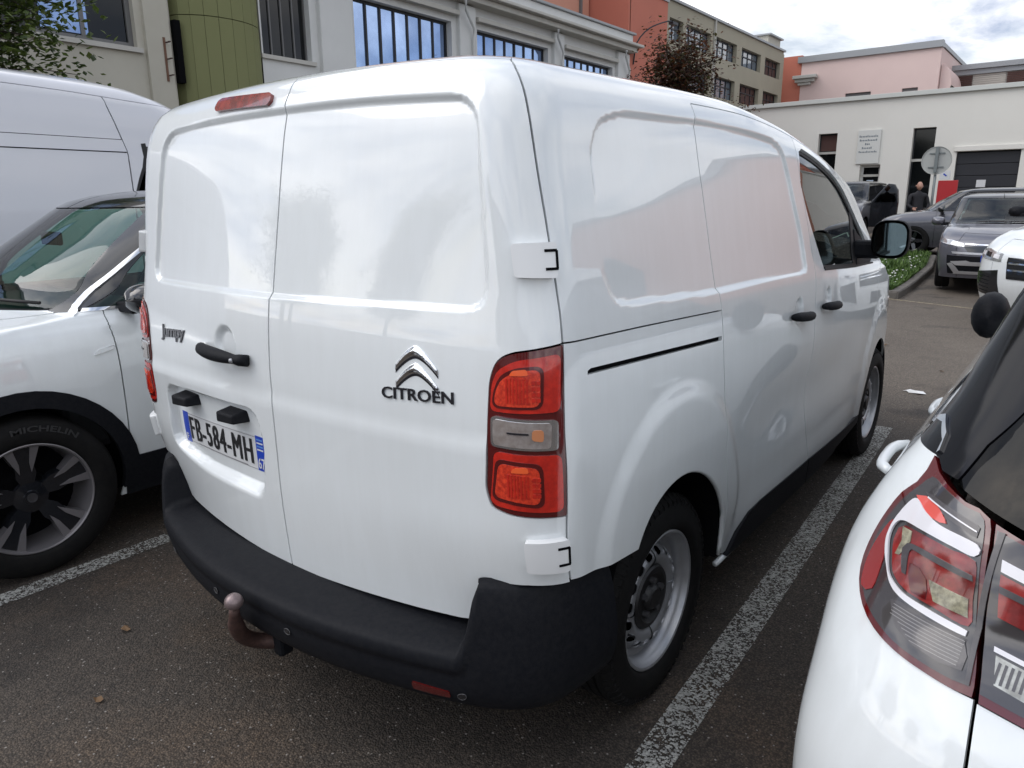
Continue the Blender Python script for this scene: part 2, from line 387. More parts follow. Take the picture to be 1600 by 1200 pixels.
LG = grow(LAMP, .004)
lampedge = [tuple(p) for p in LG[::-1] if p[0] < .93]       # from the top edge round to the bottom edge
botR = [(.9425,.692),(.84,.692),(.775,.684),(.752,.665),(.742,.62),(.728,.572),(.700,.545),(.64,.534),(.513,.527),(.30,.518),(.15,.512)]
DOORR = np.array(outR+[(.9435,1.2835)]+lampedge+[(.9425,.8745)]+botR+[tuple(p) for p in seam])
DOORL = np.array([(-a, b) for a, b in outR+[(.9435,1.2835)]+lampedge+[(.9425,.8745)]+botR]+[(a-.0062, b) for a, b in seam])
dR = patch('rear_door', VS, DOORR, WHITE, van, h=.035, fine=rear_fine, fh=.0062, disp=rear_disp, bh=.012); dR['label'] = 'right rear door with chrome chevrons'
dL = patch('rear_door', VS, DOORL, WHITE, van, h=.035, fine=rear_fine, fh=.0062, disp=rear_disp, bh=.012); dL['label'] = 'left rear door with handle and number plate'
# --- side skins
SREC = rpoly([(1.13,1.42),(1.17,1.346),(1.25,1.334),(1.83,1.309),(2.66,1.303),(2.735,1.312),(2.712,1.45),(2.60,1.69),(2.53,1.785),(2.42,1.803),(1.70,1.811),(1.28,1.806),(1.16,1.775),(1.12,1.70)], [0,.05,0,0,.05,.03,.03,.05,.06,0,0,.05,.04,.03])
def side_disp(UV):
    s = np.abs(UV[:, 0]); v = UV[:, 1]; P = np.stack([s, v], 1)
    d = sdf(P, SREC); lf = 1-sm(1.13, 1.75, s); r = -.011*sm(-.005, .014, d)*(1-lf*(1-.85*sm(1.55, 1.76, v)-.6*sm(1.47, 1.35, v)))
    # wheel-arch swelling
    q = np.hypot((s-1.53)/1.0, v-.585); r = r+.013*sm(.505, .43, q)*sm(.30, .55, v)
    q = np.hypot((s-4.42), v-.50); r = r+.012*sm(.52, .44, q)
    # hollow along the doors
    r -= .018*np.exp(-((v-.78)/.15)**2)*sm(1.85, 2.5, s)*sm(3.95, 3.3, s)
    r += .010*sm(.56, .44, v)*sm(1.95, 2.2, s)*sm(3.95, 3.6, s)
    for hx, hv in ((2.63, 1.158), (3.055, 1.160)):
        q = np.hypot((s-hx), v-hv); r -= .013*sm(.055, .03, q)
    return r
def side_fine(UV):
    s = np.abs(UV[:, 0]); v = UV[:, 1]; d = sdf(np.stack([s, v], 1), SREC)
    m = (d > -.03) & (d < .035)
    q = np.hypot(s-1.53, v-.585); m |= (q > .42) & (q < .52) & (v > .5) & (((s*60).astype(int)+(v*60).astype(int)) % 1 == 0)
    for hx, hv in ((2.63, 1.158), (3.055, 1.160)): m |= np.hypot(s-hx, v-hv) < .07
    return m
def circ(cx, cy, r, a0, a1, n=26): return [(cx+r*math.cos(R(a0+(a1-a0)*i/n)), cy+r*math.sin(R(a0+(a1-a0)*i/n))) for i in range(n+1)]
AR = dict(cx=1.525, cy=.450, r=.350)
archR = circ(AR['cx'], AR['cy'], AR['r'], 143, -15)     # from bumper top over the wheel to the sill
sdseam = smoothline([(1.735,1.862),(1.750,1.75),(1.772,1.628),(1.812,1.323),(1.832,1.240),(1.850,1.138),(1.866,.90),(1.878,.646),(1.892,.43),(1.905,.36)], .05)
def cutseam(line, v1, v0): return [tuple(p) for p in line if v0 <= p[1] <= v1]
fdseam = smoothline([(2.700,1.862),(2.715,1.75),(2.789,1.512),(2.842,1.285),(2.846,1.10),(2.842,.925),(2.815,.67),(2.86,.50),(2.885,.41),(2.895,.345)], .05)
doortop = [(2.70,1.862),(3.10,1.855),(3.40,1.825),(3.62,1.765),(3.84,1.655),(4.00,1.52),(4.18,1.37),(4.30,1.25)]
pillar = [(4.33,1.262),(4.22,1.405),(4.05,1.575),(3.90,1.70),(3.72,1.80),(3.55,1.90),(3.38,2.0),(3.25,2.09)]
WIN = smoothline([(2.745,1.80),(2.738,1.68),(2.80,1.553),(2.889,1.43)], .04).tolist()+[(2.975,1.306),(3.55,1.286),(4.03,1.284),(4.10,1.33)]+smoothline([(4.10,1.335),(3.93,1.48),(3.77,1.605),(3.57,1.715),(3.35,1.785),(3.08,1.815),(2.80,1.825)], .05).tolist()
WIN = rpoly(WIN[:4]+WIN[4:], .0)
SLOT = [(1.035,1.197),(1.837,1.157),(1.837,1.171),(1.45,1.190),(1.05,1.210),(1.036,1.206)]
for sg in (1, -1):
    hh = dict(h=.045, fh=.009, bh=.018) if sg > 0 else dict(h=.09, fh=.03, bh=.04)
    def mir(p): return np.array([(sg*a, b) for a, b in p])
    up = [(.9495,1.2845),(1.30,1.2745),(1.829,1.2545)]+[(a-.0025, b) for a, b in cutseam(sdseam, 1.87, 1.26)[::-1]]+[(1.74,1.8665)]+[(a, b+.0045) for a, b in doortop[0:]]+pillar+[(2.5,2.09),(1.6,2.09),(.955,2.09),(.9055,1.93),(.9055,1.88),(.9115,1.82),(.9235,1.70),(.9345,1.556),(.9445,1.418),(.9485,1.35)]
    quarter = [(.9485,1.2805),(.9485,1.206)]+[(.9480,.697),(1.10,.675),(1.245,.661)]
    lo = [(.9495,1.2805),(.9485,.89),(.9480,.697),(1.10,.676)]+archR+[(1.874,.36),(1.900,.36)]+[(a-.0025, b) for a, b in cutseam(sdseam, 1.25, .37)[::-1]]+[(1.829,1.2505),(1.30,1.2705)]
    slid = [(a+.0025, b) for a, b in cutseam(sdseam, 1.862, .37)]+[(1.915,.335),(2.35,.333),(2.89,.333)]+[(a-.0025, b) for a, b in cutseam(fdseam, 1.862, .35)[::-1]]
    fr = [(a+.0025, b) for a, b in cutseam(fdseam, 1.862, .35)]+[(2.905,.333),(4.02,.318)]+circ(4.42,.36,.405,183,139,8)+[(4.19,.85),(4.235,1.10),(4.30,1.246)]+doortop[::-1][1:-1]
    fen = circ(4.42,.36,.405,136,-8,18)+[(4.83,.30),(5.38,.32),(5.38,.93),(5.0,1.03),(4.62,1.135),(4.335,1.257),(4.305,1.243),(4.24,1.10),(4.195,.85)]
    p1 = patch('side_panel', VS, mir(up), WHITE, van, disp=side_disp, fine=side_fine, **hh)
    slot = [mir(SLOT)]
    p2 = patch('quarter_panel', VS, mir(lo), WHITE, van, holes=slot, disp=side_disp, fine=side_fine, **hh)
    p3 = patch('sliding_door', VS, mir(slid), WHITE, van, disp=side_disp, fine=side_fine, **hh)
    p4 = patch('front_door', VS, mir(fr), WHITE, van, holes=[mir(WIN)], disp=side_disp, fine=side_fine, **hh)
    p5 = patch('front_fender', VS, mir(fen), WHITE, van, disp=side_disp, h=.05, bh=.025)
    # window: black frame, glass, mirror sail
    fr_in = grow(np.asarray(WIN), -.020)
    patch('window_frame', VS, mir(grow(np.asarray(WIN), -.001)), SEAL, p4, holes=[mir(fr_in)], off=-.012, h=.05, bh=.02, thick=.01)
    patch('window_glass', VS, mir(grow(np.asarray(WIN), -.018)), glassmat('van_window', (.35, .42, .42), ior=1.75), p4, off=-.016, h=.06, bh=.03, thick=0)
    patch('quarter_bar', VS, mir([(3.60,1.30),(3.66,1.30),(3.72,1.62),(3.66,1.67)]), SEAL, p4, off=-.013, h=.06, thick=.01)
    patch('mirror_sail', VS, mir([(3.66,1.292),(4.02,1.292),(4.08,1.335),(3.90,1.48),(3.70,1.54)]), BLKPL, p4, off=-.008, h=.06, thick=.01)
    patch('belt_seal', VS, mir([(2.985,1.298),(3.56,1.278),(4.03,1.276),(4.03,1.290),(3.56,1.294),(2.978,1.314)]), SEAL, p4, off=.004, h=.05, thick=.01)
    # slot backing, sill trim
    patch('rail_slot', VS, mir(grow(np.array(SLOT), .008)), DARK, van, off=-.014, h=.06, thick=0)
    trim = [(1.905,.318),(2.9,.300),(4.01,.295),(4.02,.365),(3.6,.385),(2.895,.430),(2.25,.447),(2.14,.442),(2.02,.392)]
    cutx = 2.893
    patch('sill_trim', VS, mir([(1.93,.322),(cutx-.003,.303),(cutx-.003,.430),(2.25,.447),(2.13,.440),(2.02,.392)]), BLKPL, p3, off=.014, h=.06, bh=.03, thick=.025)
    patch('sill_trim', VS, mir([(cutx+.003,.303),(4.01,.295),(4.02,.365),(3.6,.388),(cutx+.003,.430)]), BLKPL, p4, off=.014, h=.06, bh=.03, thick=.025)
    mb = MB(); Ps = VS(sg*np.linspace(1.865, 4.0, 12), np.full(12, .322)); mb.tube([(p[0]-sg*.004, p[1], p[2]-.010) for p in Ps], .011, 8); mb.build('sill_flange', WHITE, van, True)
    # handles
    for par_, s0, v0, s1, v1 in ((p3, 2.505, 1.146, 2.758, 1.124), (p4, 2.925, 1.140, 3.178, 1.122)):
        n = 9; mbh = MB(); P = []
        for i in range(n):
            t = i/(n-1); q = VS(sg*(s0+(s1-s0)*t), v0+(v1-v0)*t); P.append((q[0]+sg*(.016+.016*math.sin(math.pi*t)), q[1], q[2]))
        mbh.tube(P, [.012, .017, .019, .019, .019, .019, .019, .016, .010], 10)
        mbh.build('door_handle', BLKPL, par_, True)
    # arch lips
    lipR = np.array(archR); P = VS(sg*lipR[:, 0], lipR[:, 1]); mb = MB()
    mb.tube([(p[0]-sg*(-.004), p[1], p[2]) for p in P], .009, 8); mb.build('arch_lip', WHITE, van, True)
    # wheel housings
    for yc, zc, rr in ((.775, .44, .385), (3.70, .38, .43)):
        n = 20; V = []; F = []
        for i in range(n+1):
            t = R(-12+204*i/n)
            for x in (.93 if yc < 1 else .86, .50): V.append((sg*x, yc+rr*math.cos(t), zc+rr*math.sin(t)))
        for i in range(n): F.append((2*i, 2*i+1, 2*i+3, 2*i+2))
        c = len(V); V.append((sg*.5, yc, zc)); 
        for i in range(n): F.append((2*i+1, 2*i+3, c))
        mk('wheel_housing', V, F, DARK, van)
    # inner lining behind the shut lines
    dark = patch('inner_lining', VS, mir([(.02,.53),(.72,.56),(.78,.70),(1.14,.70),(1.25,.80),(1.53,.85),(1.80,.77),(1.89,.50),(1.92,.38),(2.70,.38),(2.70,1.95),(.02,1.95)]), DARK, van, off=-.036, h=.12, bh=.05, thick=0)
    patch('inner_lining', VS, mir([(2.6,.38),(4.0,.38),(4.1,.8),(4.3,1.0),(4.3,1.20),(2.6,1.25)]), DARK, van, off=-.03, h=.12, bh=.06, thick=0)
# roof, windscreen, bonnet, nose: spans between the two sides
def span(name, mat, cr, parent, bul=lambda t, i: (0, 0, 0), n=16, smooth=True):
    cr = np.asarray(cr); V = []; F = []; m = len(cr)
    for i, p in enumerate(cr):
        for j in range(n+1):
            t = -1+2*j/n; b = bul(t, i/(m-1)); V.append((p[0]*t+b[0], p[1]+b[1], p[2]+b[2]))
    for i in range(m-1):
        for j in range(n): a = i*(n+1)+j; F.append((a, a+1, a+n+2, a+n+1))
    return mk(name, V, F, mat, parent, smooth=smooth)
sr = np.array([(s, 2.09) for s in np.linspace(.0, 1.1, 12)]+[(s, 2.09) for s in np.linspace(1.2, 3.25, 20)])
edge = VS(np.linspace(.97, 3.25, 24), np.full(24, 2.09))
span('roof', WHITE, edge, van, lambda t, i: (0, 0, .016*(1-t*t)))
e0 = VS(np.linspace(-.97, .97, 40), np.full(40, 2.09)); y1_ = edge[0][1]
V = [tuple(p) for p in e0]+[(p[0], y1_, p[2]+.016*(1-(p[0]/.6)**2)) for p in e0]; m_ = len(e0)
mk('roof_rear_edge', V, [(i, i+1, m_+i+1, m_+i) for i in range(m_-1)], WHITE, van, smooth=True)
cap = patch('roof_cap', VS, [(-.905,1.934),(.905,1.934),(.96,2.09),(-.96,2.09)], WHITE, van, h=.06, bh=.03)
mb = MB()
for x0, x1, y0, y1, h in ((.05, .47, .62, .95, .06), (-.62, -.20, .60, .9, .035)):
    n = 8; V = []; F = []
    for i in range(n+1):
        for j in range(n+1):
            a = i/n; b = j/n; V.append((x0+(x1-x0)*a, y0+(y1-y0)*b, 1.945+h*(math.sin(math.pi*a)**.5 if 0 < a < 1 else 0)*(math.sin(math.pi*b)**.5 if 0 < b < 1 else 0)))
    for i in range(n):
        for j in range(n): q = i*(n+1)+j; F.append((q, q+n+1, q+n+2, q+1))
    mb.add(V, F)
o = mb.build('roof_swelling', WHITE, van, True)
pc = smoothline([(a, b) for a, b in pillar], .06)[::-1]; ed = VS(pc[:, 0], pc[:, 1])
span('windscreen', GLASS, ed, van, lambda t, i: (0, (.10+.28*i)*(1-t*t), .0))
bc = smoothline([(4.33,1.262),(4.62,1.137),(5.0,1.032),(5.38,.932)], .06); ed = VS(bc[:, 0], bc[:, 1])
span('bonnet', WHITE, ed, van, lambda t, i: (0, .38*(1-t*t)*(1-i)+.10*i*(1-t*t), .04*(1-t*t)))
nc = np.array([(5.38, v) for v in np.linspace(.932, .34, 8)]); ed = VS(nc[:, 0], nc[:, 1])
span('front_face', WHITE, ed, van, lambda t, i: (0, .022*(1-t*t), 0))
for sg in (1, -1):
    patch('headlight', VS, [(sg*a, b) for a, b in rpoly([(4.78,.84),(5.24,.76),(5.30,.86),(4.95,.98),(4.72,.99)], .04)], CLEAR, van, off=.004, h=.04, bh=.02)
    patch('lower_intake', VS, [(sg*a, b) for a, b in rpoly([(4.98,.40),(5.34,.40),(5.34,.58),(5.05,.56)], .03)], BLKPL, van, off=.004, h=.05, bh=.03)

# underbody
mb = MB(); mb.box(-.60, .60, .30, 4.1, .26, .36); mb.box(-.5, .5, .2, 4.2, .30, .60); mb.box(-.86, .86, 1.25, 3.2, .30, .36)
for sy in (.8, 3.725): mb.tube([(-.7, sy, .34), (.7, sy, .34)], .05, 8)
mb.tube([(.45, .25, .30), (.45, 1.8, .33)], .035, 8)
o = mb.build('underbody', DARK, van)
# cab furniture seen through the door glass
for sx in (.42, -.42):
    mb = MB(); mb.box(sx-.25, sx+.25, 2.10, 2.70, .55, .80); mb.box(sx-.24, sx+.24, 2.02, 2.16, .78, 1.38); mb.box(sx-.13, sx+.13, 2.02, 2.12, 1.42, 1.60)
    o = mb.build('cab_seat', SEATM, van, bevel=.04)
mb = MB(); mb.box(-.80, .80, 3.0, 3.55, .7, 1.17); mb.box(-.8, .8, 1.96, 1.99, .4, 1.75)
o = mb.build('dashboard', SEATM, van, bevel=.03)

# --- tail lamps
def lampset(sg, sub=True):
    def mir(p): return np.array([(sg*a, b) for a, b in p])
    t = patch('tail_lamp', VS, mir(LAMP), REDD, van, off=.004, h=.03, bh=.01, thick=.03)
    G = np.array(LAMP)
    def cell(nm, pts, r, m, off, th=.006): return patch(nm, VS, mir(rpoly(pts, r)), m, t, off=off, h=.02, bh=.008, thick=th)
    # upper block
    cell('upper_lens', [(.772,1.128),(.934,1.132),(.9365,1.262),(.835,1.247),(.792,1.222),(.778,1.19)], .018, REDB, .007)
    cell('upper_bezel', [(.776,1.137),(.895,1.140),(.898,1.238),(.835,1.232),(.800,1.212),(.784,1.18)], .022, REDD, .0085)
    cell('upper_reflector', [(.783,1.143),(.888,1.146),(.890,1.230),(.838,1.224),(.806,1.205),(.790,1.18)], .018, REDO, .010)
    cell('lower_lens', [(.760,.908),(.778,.897),(.934,.893),(.932,1.032),(.775,1.034),(.766,.96)], .018, REDB, .007)
    cell('lower_bezel', [(.764,.913),(.890,.905),(.888,1.014),(.778,1.018),(.770,.96)], .022, REDD, .0085)
    cell('lower_reflector', [(.772,.922),(.880,.914),(.880,1.004),(.786,1.008),(.778,.96)], .018, REDO, .010)
    for b in (0, 1):
        s0, v0 = (.815, 1.152) if b == 0 else (.808, .928)
        for k in range(7):
            cell('lens_rib', [(s0+k*.0075, v0),(s0+k*.0075+.0038, v0),(s0+k*.0075+.0038, v0+.056),(s0+k*.0075, v0+.056)], 0, REDB, .0115, .002)
        for r in range(4):
            for k in range(2):
                a = s0+.056+k*.010; c = v0+.004+r*.013
                cell('lens_facet', [(a, c), (a+.008, c+.001), (a+.008, c+.010), (a, c+.009)], .001, REDB, .012, .002)
        cell('bulb_window', [(s0+.008, v0+.062),(s0+.05, v0+.064),(s0+.046, v0+.078),(s0+.016, v0+.074)], .006, bsdf('lamp_orange', (.85, .12, .03), .12, coat=1), .012, .002)
    cell('reversing_bezel', [(.770,1.046),(.926,1.044),(.928,1.114),(.774,1.118)], .012, CHROME, .0085, .004)
    cell('reversing_lens', [(.777,1.052),(.908,1.050),(.912,1.108),(.780,1.112)], .010, CLEAR, .0105, .004)
    cell('amber_bulb', [(.868,1.070),(.893,1.066),(.894,1.094),(.870,1.094)], .008, bsdf('amber', (.55, .22, .10), .2, coat=.8), .0125, .003)
    cell('reversing_filament', [(.815,1.082),(.862,1.082),(.862,1.086),(.815,1.086)], 0, CHRDK, .0125, .002)
    return t
lampset(1); lampset(-1)
# third brake light
bl = patch('brake_light', VS, rpoly([(-.365,1.845),(-.350,1.833),(-.050,1.824),(-.036,1.836),(-.040,1.858),(-.055,1.863),(-.345,1.876),(-.362,1.868)], .006), bsdf('brake_lens', (.36, .045, .035), .15, coat=1, noise=(28, .85, (.13, .016, .013))), van, off=.010, h=.02, bh=.01, thick=.02)
# --- hinge covers
def hinge(sg, s0, s1, v0, v1):
    def mir(p): return np.array([(sg*a, b) for a, b in p])
    o = patch('door_hinge_cover', VS, mir(rpoly([(s0,v0),(s1,v0-.004),(s1+.004,v1+.002),(s0-.002,v1)], .008)), WHITE2, van, off=.020, h=.02, bh=.008, thick=.024)
    hc = .5*(v0+v1); th = .5*(v1-v0)
    patch('hinge_slot', VS, mir([(s1-.002,hc-.55*th),(s1+.003,hc-.55*th),(s1+.004,hc+.55*th),(s1-.001,hc+.55*th)]), DARK, o, off=.0215, h=.02, thick=.002)
    for q in (-.55, .55): patch('hinge_notch', VS, mir([(s1-.024,hc+q*th-.003),(s1+.002,hc+q*th-.003),(s1+.002,hc+q*th+.003),(s1-.024,hc+q*th+.003)]), DARK, o, off=.0215, h=.02, thick=.002)
for sg in (1, -1):
    hinge(sg, .852, .938, 1.428, 1.500); hinge(sg, .846, .938, .742, .822)
# --- rear handle, badge, plate
n = 13; P = []; rr_ = []
for i in range(n):
    t = i/(n-1); q = VS(-.338+.262*t, 1.160-.008*t); P.append((q[0], q[1]-.012-.020*math.sin(math.pi*t)**.5, q[2]-.006)); rr_.append(.010+.011*math.sin(math.pi*min(1, .15+t*.95))**.6 if t < .9 else .018)
mb = MB(); mb.tube(P, rr_, 12); mb.build('door_handle', BLKPL, dL, True)
lk = VS(-.115, 1.150); mb = MB(); mb.tube([(lk[0], lk[1]-.035, lk[2]-.004), (lk[0], lk[1]-.044, lk[2]-.004)], .007, 12); mb.build('lock_barrel', STEEL, dL, True)
# chevrons: bevelled chrome V shapes with a dark copy painting the shade of their lower edge
def chevron(v0, half, h1, thick_, c=.5655):
    out = []
    n = 12
    def up(t): return v0+h1*(1-abs(t)**1.45)
    for sgn in (0,):
        top = [(c+half*t, up(t)) for t in np.linspace(-1, 1, 2*n+1)]
        bot = [(c+half*t*1.0, up(t)-thick_*(1-.45*abs(t))) for t in np.linspace(1, -1, 2*n+1)]
    return np.array(top+bot)
for k, (v0, hf) in enumerate(((1.205, .064), (1.163, .064))):
    a = chevron(v0, hf, .053, .026); patch('chevron_shade', VS, a-np.array([0, .0065]), CHRDK, dR, off=.001, h=.01, bh=.006, thick=.003); patch('chevron', VS, a, CHROME, dR, off=.002, h=.0035, bh=.003, thick=.004, disp=lambda UV, a=a: .0085*sm(0, .011, sdf(UV, a)))
text_on('brand_lettering', VS, 'CITROËN', .456, 1.116, .216, .036, CHRDK, dR, off=.001, thick=.003, bold=.012, spacing=1.02, slope=.012)
text_on('model_lettering', VS, 'Jumpy', -.652, 1.138, .183, .056, bsdf('badge_grey', (.10, .10, .11), .25, metal=.6), dL, off=.001, thick=.003, bold=.012, spacing=.86, slope=.012)
PO = -.0225
pl_c = lambda s, v: VS(s, v)
pc0, pc1, pv0, pv1 = -.612, -.084, .775, .886
pbase = patch('number_plate', VS, rpoly([(pc0,pv0-.004),(pc1,pv0+.006),(pc1,pv1+.010),(pc0,pv1)], .006), PLATE, dL, off=PO, h=.03, bh=.02, thick=.006)
for q_ in ([(pc0+.044,pv0+.004),(pc1-.050,pv0+.0075),(pc1-.050,pv0+.0088),(pc0+.044,pv0+.0053)], [(pc0+.044,pv1-.004),(pc1-.050,pv1+.004),(pc1-.050,pv1+.0055),(pc0+.044,pv1-.0025)]): patch('plate_edge_line', VS, q_, bsdf('fine_print', (.25, .25, .26), .5), pbase, off=PO+.0012, h=.05, thick=.0005)
patch('euro_band', VS, [(pc0+.002,pv0-.003),(pc0+.042,pv0-.002),(pc0+.042,pv1),(pc0+.002,pv1)], BLUE, pbase, off=PO+.0012, h=.03, thick=.001)
patch('region_band', VS, [(pc1-.048,pv0+.006),(pc1-.002,pv0+.007),(pc1-.002,pv1+.010),(pc1-.048,pv1+.010)], BLUE, pbase, off=PO+.0012, h=.03, thick=.001)
for du in (0, .0026, .0052): text_on('registration_text', VS, 'FB-584-MH', pc0+.049+du, pv0+.016, .404, .084, INK, pbase, off=PO+.0012, thick=.0008+du*.02, bold=0, spacing=1.16, slope=.006)
text_on('region_code', VS, '67', pc1-.043, pv0+.014, .036, .036, PLATE, pbase, off=PO+.0022, thick=.0006, bold=.01)
text_on('country_code', VS, 'F', pc0+.014, pv0+.008, .014, .022, PLATE, pbase, off=PO+.0022, thick=.0006)
for k in range(4): patch('region_crest_bar', VS, [(pc1-.042,pv1-.004-.011*k),(pc1-.010,pv1-.004-.011*k),(pc1-.010,pv1+.001-.011*k),(pc1-.042,pv1+.001-.011*k)], PLATE if k % 2 else bsdf('crest_blue', (.1, .25, .6), .4), pbase, off=PO+.0022, h=.03, thick=.0006)
patch('dealer_line', VS, [(pc0+.10,pv0+.0055),(pc0+.42,pv0+.009),(pc0+.42,pv0+.012),(pc0+.10,pv0+.0085)], bsdf('fine_print', (.25, .25, .26), .5), pbase, off=PO+.0012, h=.03, thick=.0006)
for c0 in (-.505, -.205):
    a = VS(c0, .952); mb = MB(); x, y, z = a
    V = [(x-.055, y+.03, z+.020), (x+.050, y+.03, z+.020), (x+.062, y+.03, z-.016), (x-.055, y+.03, z-.020),
         (x-.052, y-.028, z+.012), (x+.036, y-.028, z+.010), (x+.040, y-.028, z-.018), (x-.052, y-.028, z-.022), ]
    mb.add(V, [(0, 1, 2, 3), (4, 7, 6, 5), (0, 4, 5, 1), (1, 5, 6, 2), (2, 6, 7, 3), (3, 7, 4, 0)]); mb.build('plate_lamp', BLKPL, dL, bevel=.006)
# --- rear bumper
BO = np.array([(0,-.107),(.2,-.098),(.4,-.069),(.55,-.034),(.66,-.004),(.74,.024),(.80,.052),(.86,.092),(.905,.142),(.933,.200),(.947,.260),(.954,.33),(.958,.42),(.958,.50)])
BOL = np.concatenate([[0], np.cumsum(np.linalg.norm(np.diff(BO, axis=0), axis=1))])
BW = np.array([0, .09, .13, .155, .172, .19, .215, .235, .29, .35, .40, .44, .48])
STEPd = np.array([.185, .095, .050, .022, .007, 0, 0, .006, .010, .026, .062, .12, .18]); STEPz = np.array([.512, .508, .504, .497, .488, .472, .448, .438, .40, .350, .315, .296, .288])
CORd = np.array([.060, .040, .030, .022, .014, .009, .004, .002, .004, .018, .048, .10, .16]); CORz = np.array([.690, .682, .670, .645, .61, .565, .515, .48, .42, .365, .325, .300, .288])
def BS(s, w_):
    s = np.asarray(s, float); w_ = np.asarray(w_, float); s, w_ = np.broadcast_arrays(s, w_); sg = np.where(s < 0, -1, 1); a = np.abs(s)
    x = spl(a, BOL, BO[:, 0]); y = spl(a, BOL, BO[:, 1]); e = 1e-3
    tx = spl(a+e, BOL, BO[:, 0])-spl(a-e, BOL, BO[:, 0]); ty = spl(a+e, BOL, BO[:, 1])-spl(a-e, BOL, BO[:, 1]); tx = np.where(a < e, 1, tx); ty = np.where(a < e, 0, ty); L = np.hypot(tx, ty)
    nx, ny = ty/L, -tx/L
    k = sm(.735, .785, a); d = spl(w_, BW, STEPd)*(1-k)+spl(w_, BW, CORd)*k; z = spl(w_, BW, STEPz)*(1-k)+spl(w_, BW, CORz)*k
    z = z+np.where(w_ < .3, (.3-w_)/.3*(-.03)*sm(1.0, 1.35, a)*k, 0)
    return np.stack([(x-nx*d)*sg, y-ny*d, z], -1)
BEND = BOL[-1]-.10
def bchart(s, w_): return BS(s, .48-np.asarray(w_))
bump = patch('rear_bumper', bchart, [(-BEND,0),(0,0),(BEND,0),(BEND+.01,.25),(BEND-.03,.48),(0,.48),(-BEND+.03,.48),(-BEND-.01,.25)], BLKPL, van, h=.02, bh=.02, thick=.01)
HUB2 = bsdf('sensor_ring_grey', (.07, .07, .075), .5)
for s_, w_ in ((-.62, .30), (.175, .275), (.745, .325), (-.20, .275)):
    c = BS(s_, w_); mb = MB(); cen = np.array(c)
    pts = [BS(s_+.013*math.cos(t), w_+.013*math.sin(t))+np.array([0, -.003, 0]) for t in np.linspace(0, 2*math.pi, 16, endpoint=False)]
    mb.add([cen+np.array([0, -.004, 0])]+pts, [(0, i+1, (i+1) % 16+1) for i in range(16)]); mb.build('parking_sensor', BLKGL, bump)
    pts2 = [tuple(p) for p in pts]+[tuple(pts[0])]
    mb = MB(); mb.tube(pts2, .0011, 5, cap=False); mb.build('sensor_ring', HUB2, bump, True)
patch('reflector', bchart, rpoly([(.60,.142),(.71,.142),(.71,.168),(.60,.174)], .01), REDD, bump, off=.003, h=.03, thick=.004)
# --- tow bar
mb = MB(); B0 = (.02, -.03, .30)
pts = smoothline([(.03, .10, .272), (.005, .02, .262), (-.045, -.05, .272), (-.045, -.105, .318), (-.015, -.14, .388), (.010, -.154, .452)], .018)
mb.tube([(p[0], p[1], p[2]) for p in pts], [.024]*(len(pts)-3)+[.018, .016, .014], 12)
tb = mb.build('tow_bar', RUST, van, True)
lathe('tow_ball', [(-.02, .012), (-.015, .02), (-.008, .0255), (0, .027), (.010, .025), (.019, .019), (.025, .010), (.027, .0001)], bsdf('ball_steel', (.22, .17, .17), .32, metal=.5), tb, n=24, axis='z', center=(.020, -.158, .480))
mb = MB(); mb.box(-.015, .03, -.03, .02, .225, .315); mb.build('trailer_socket', BLKPL, tb, bevel=.012)
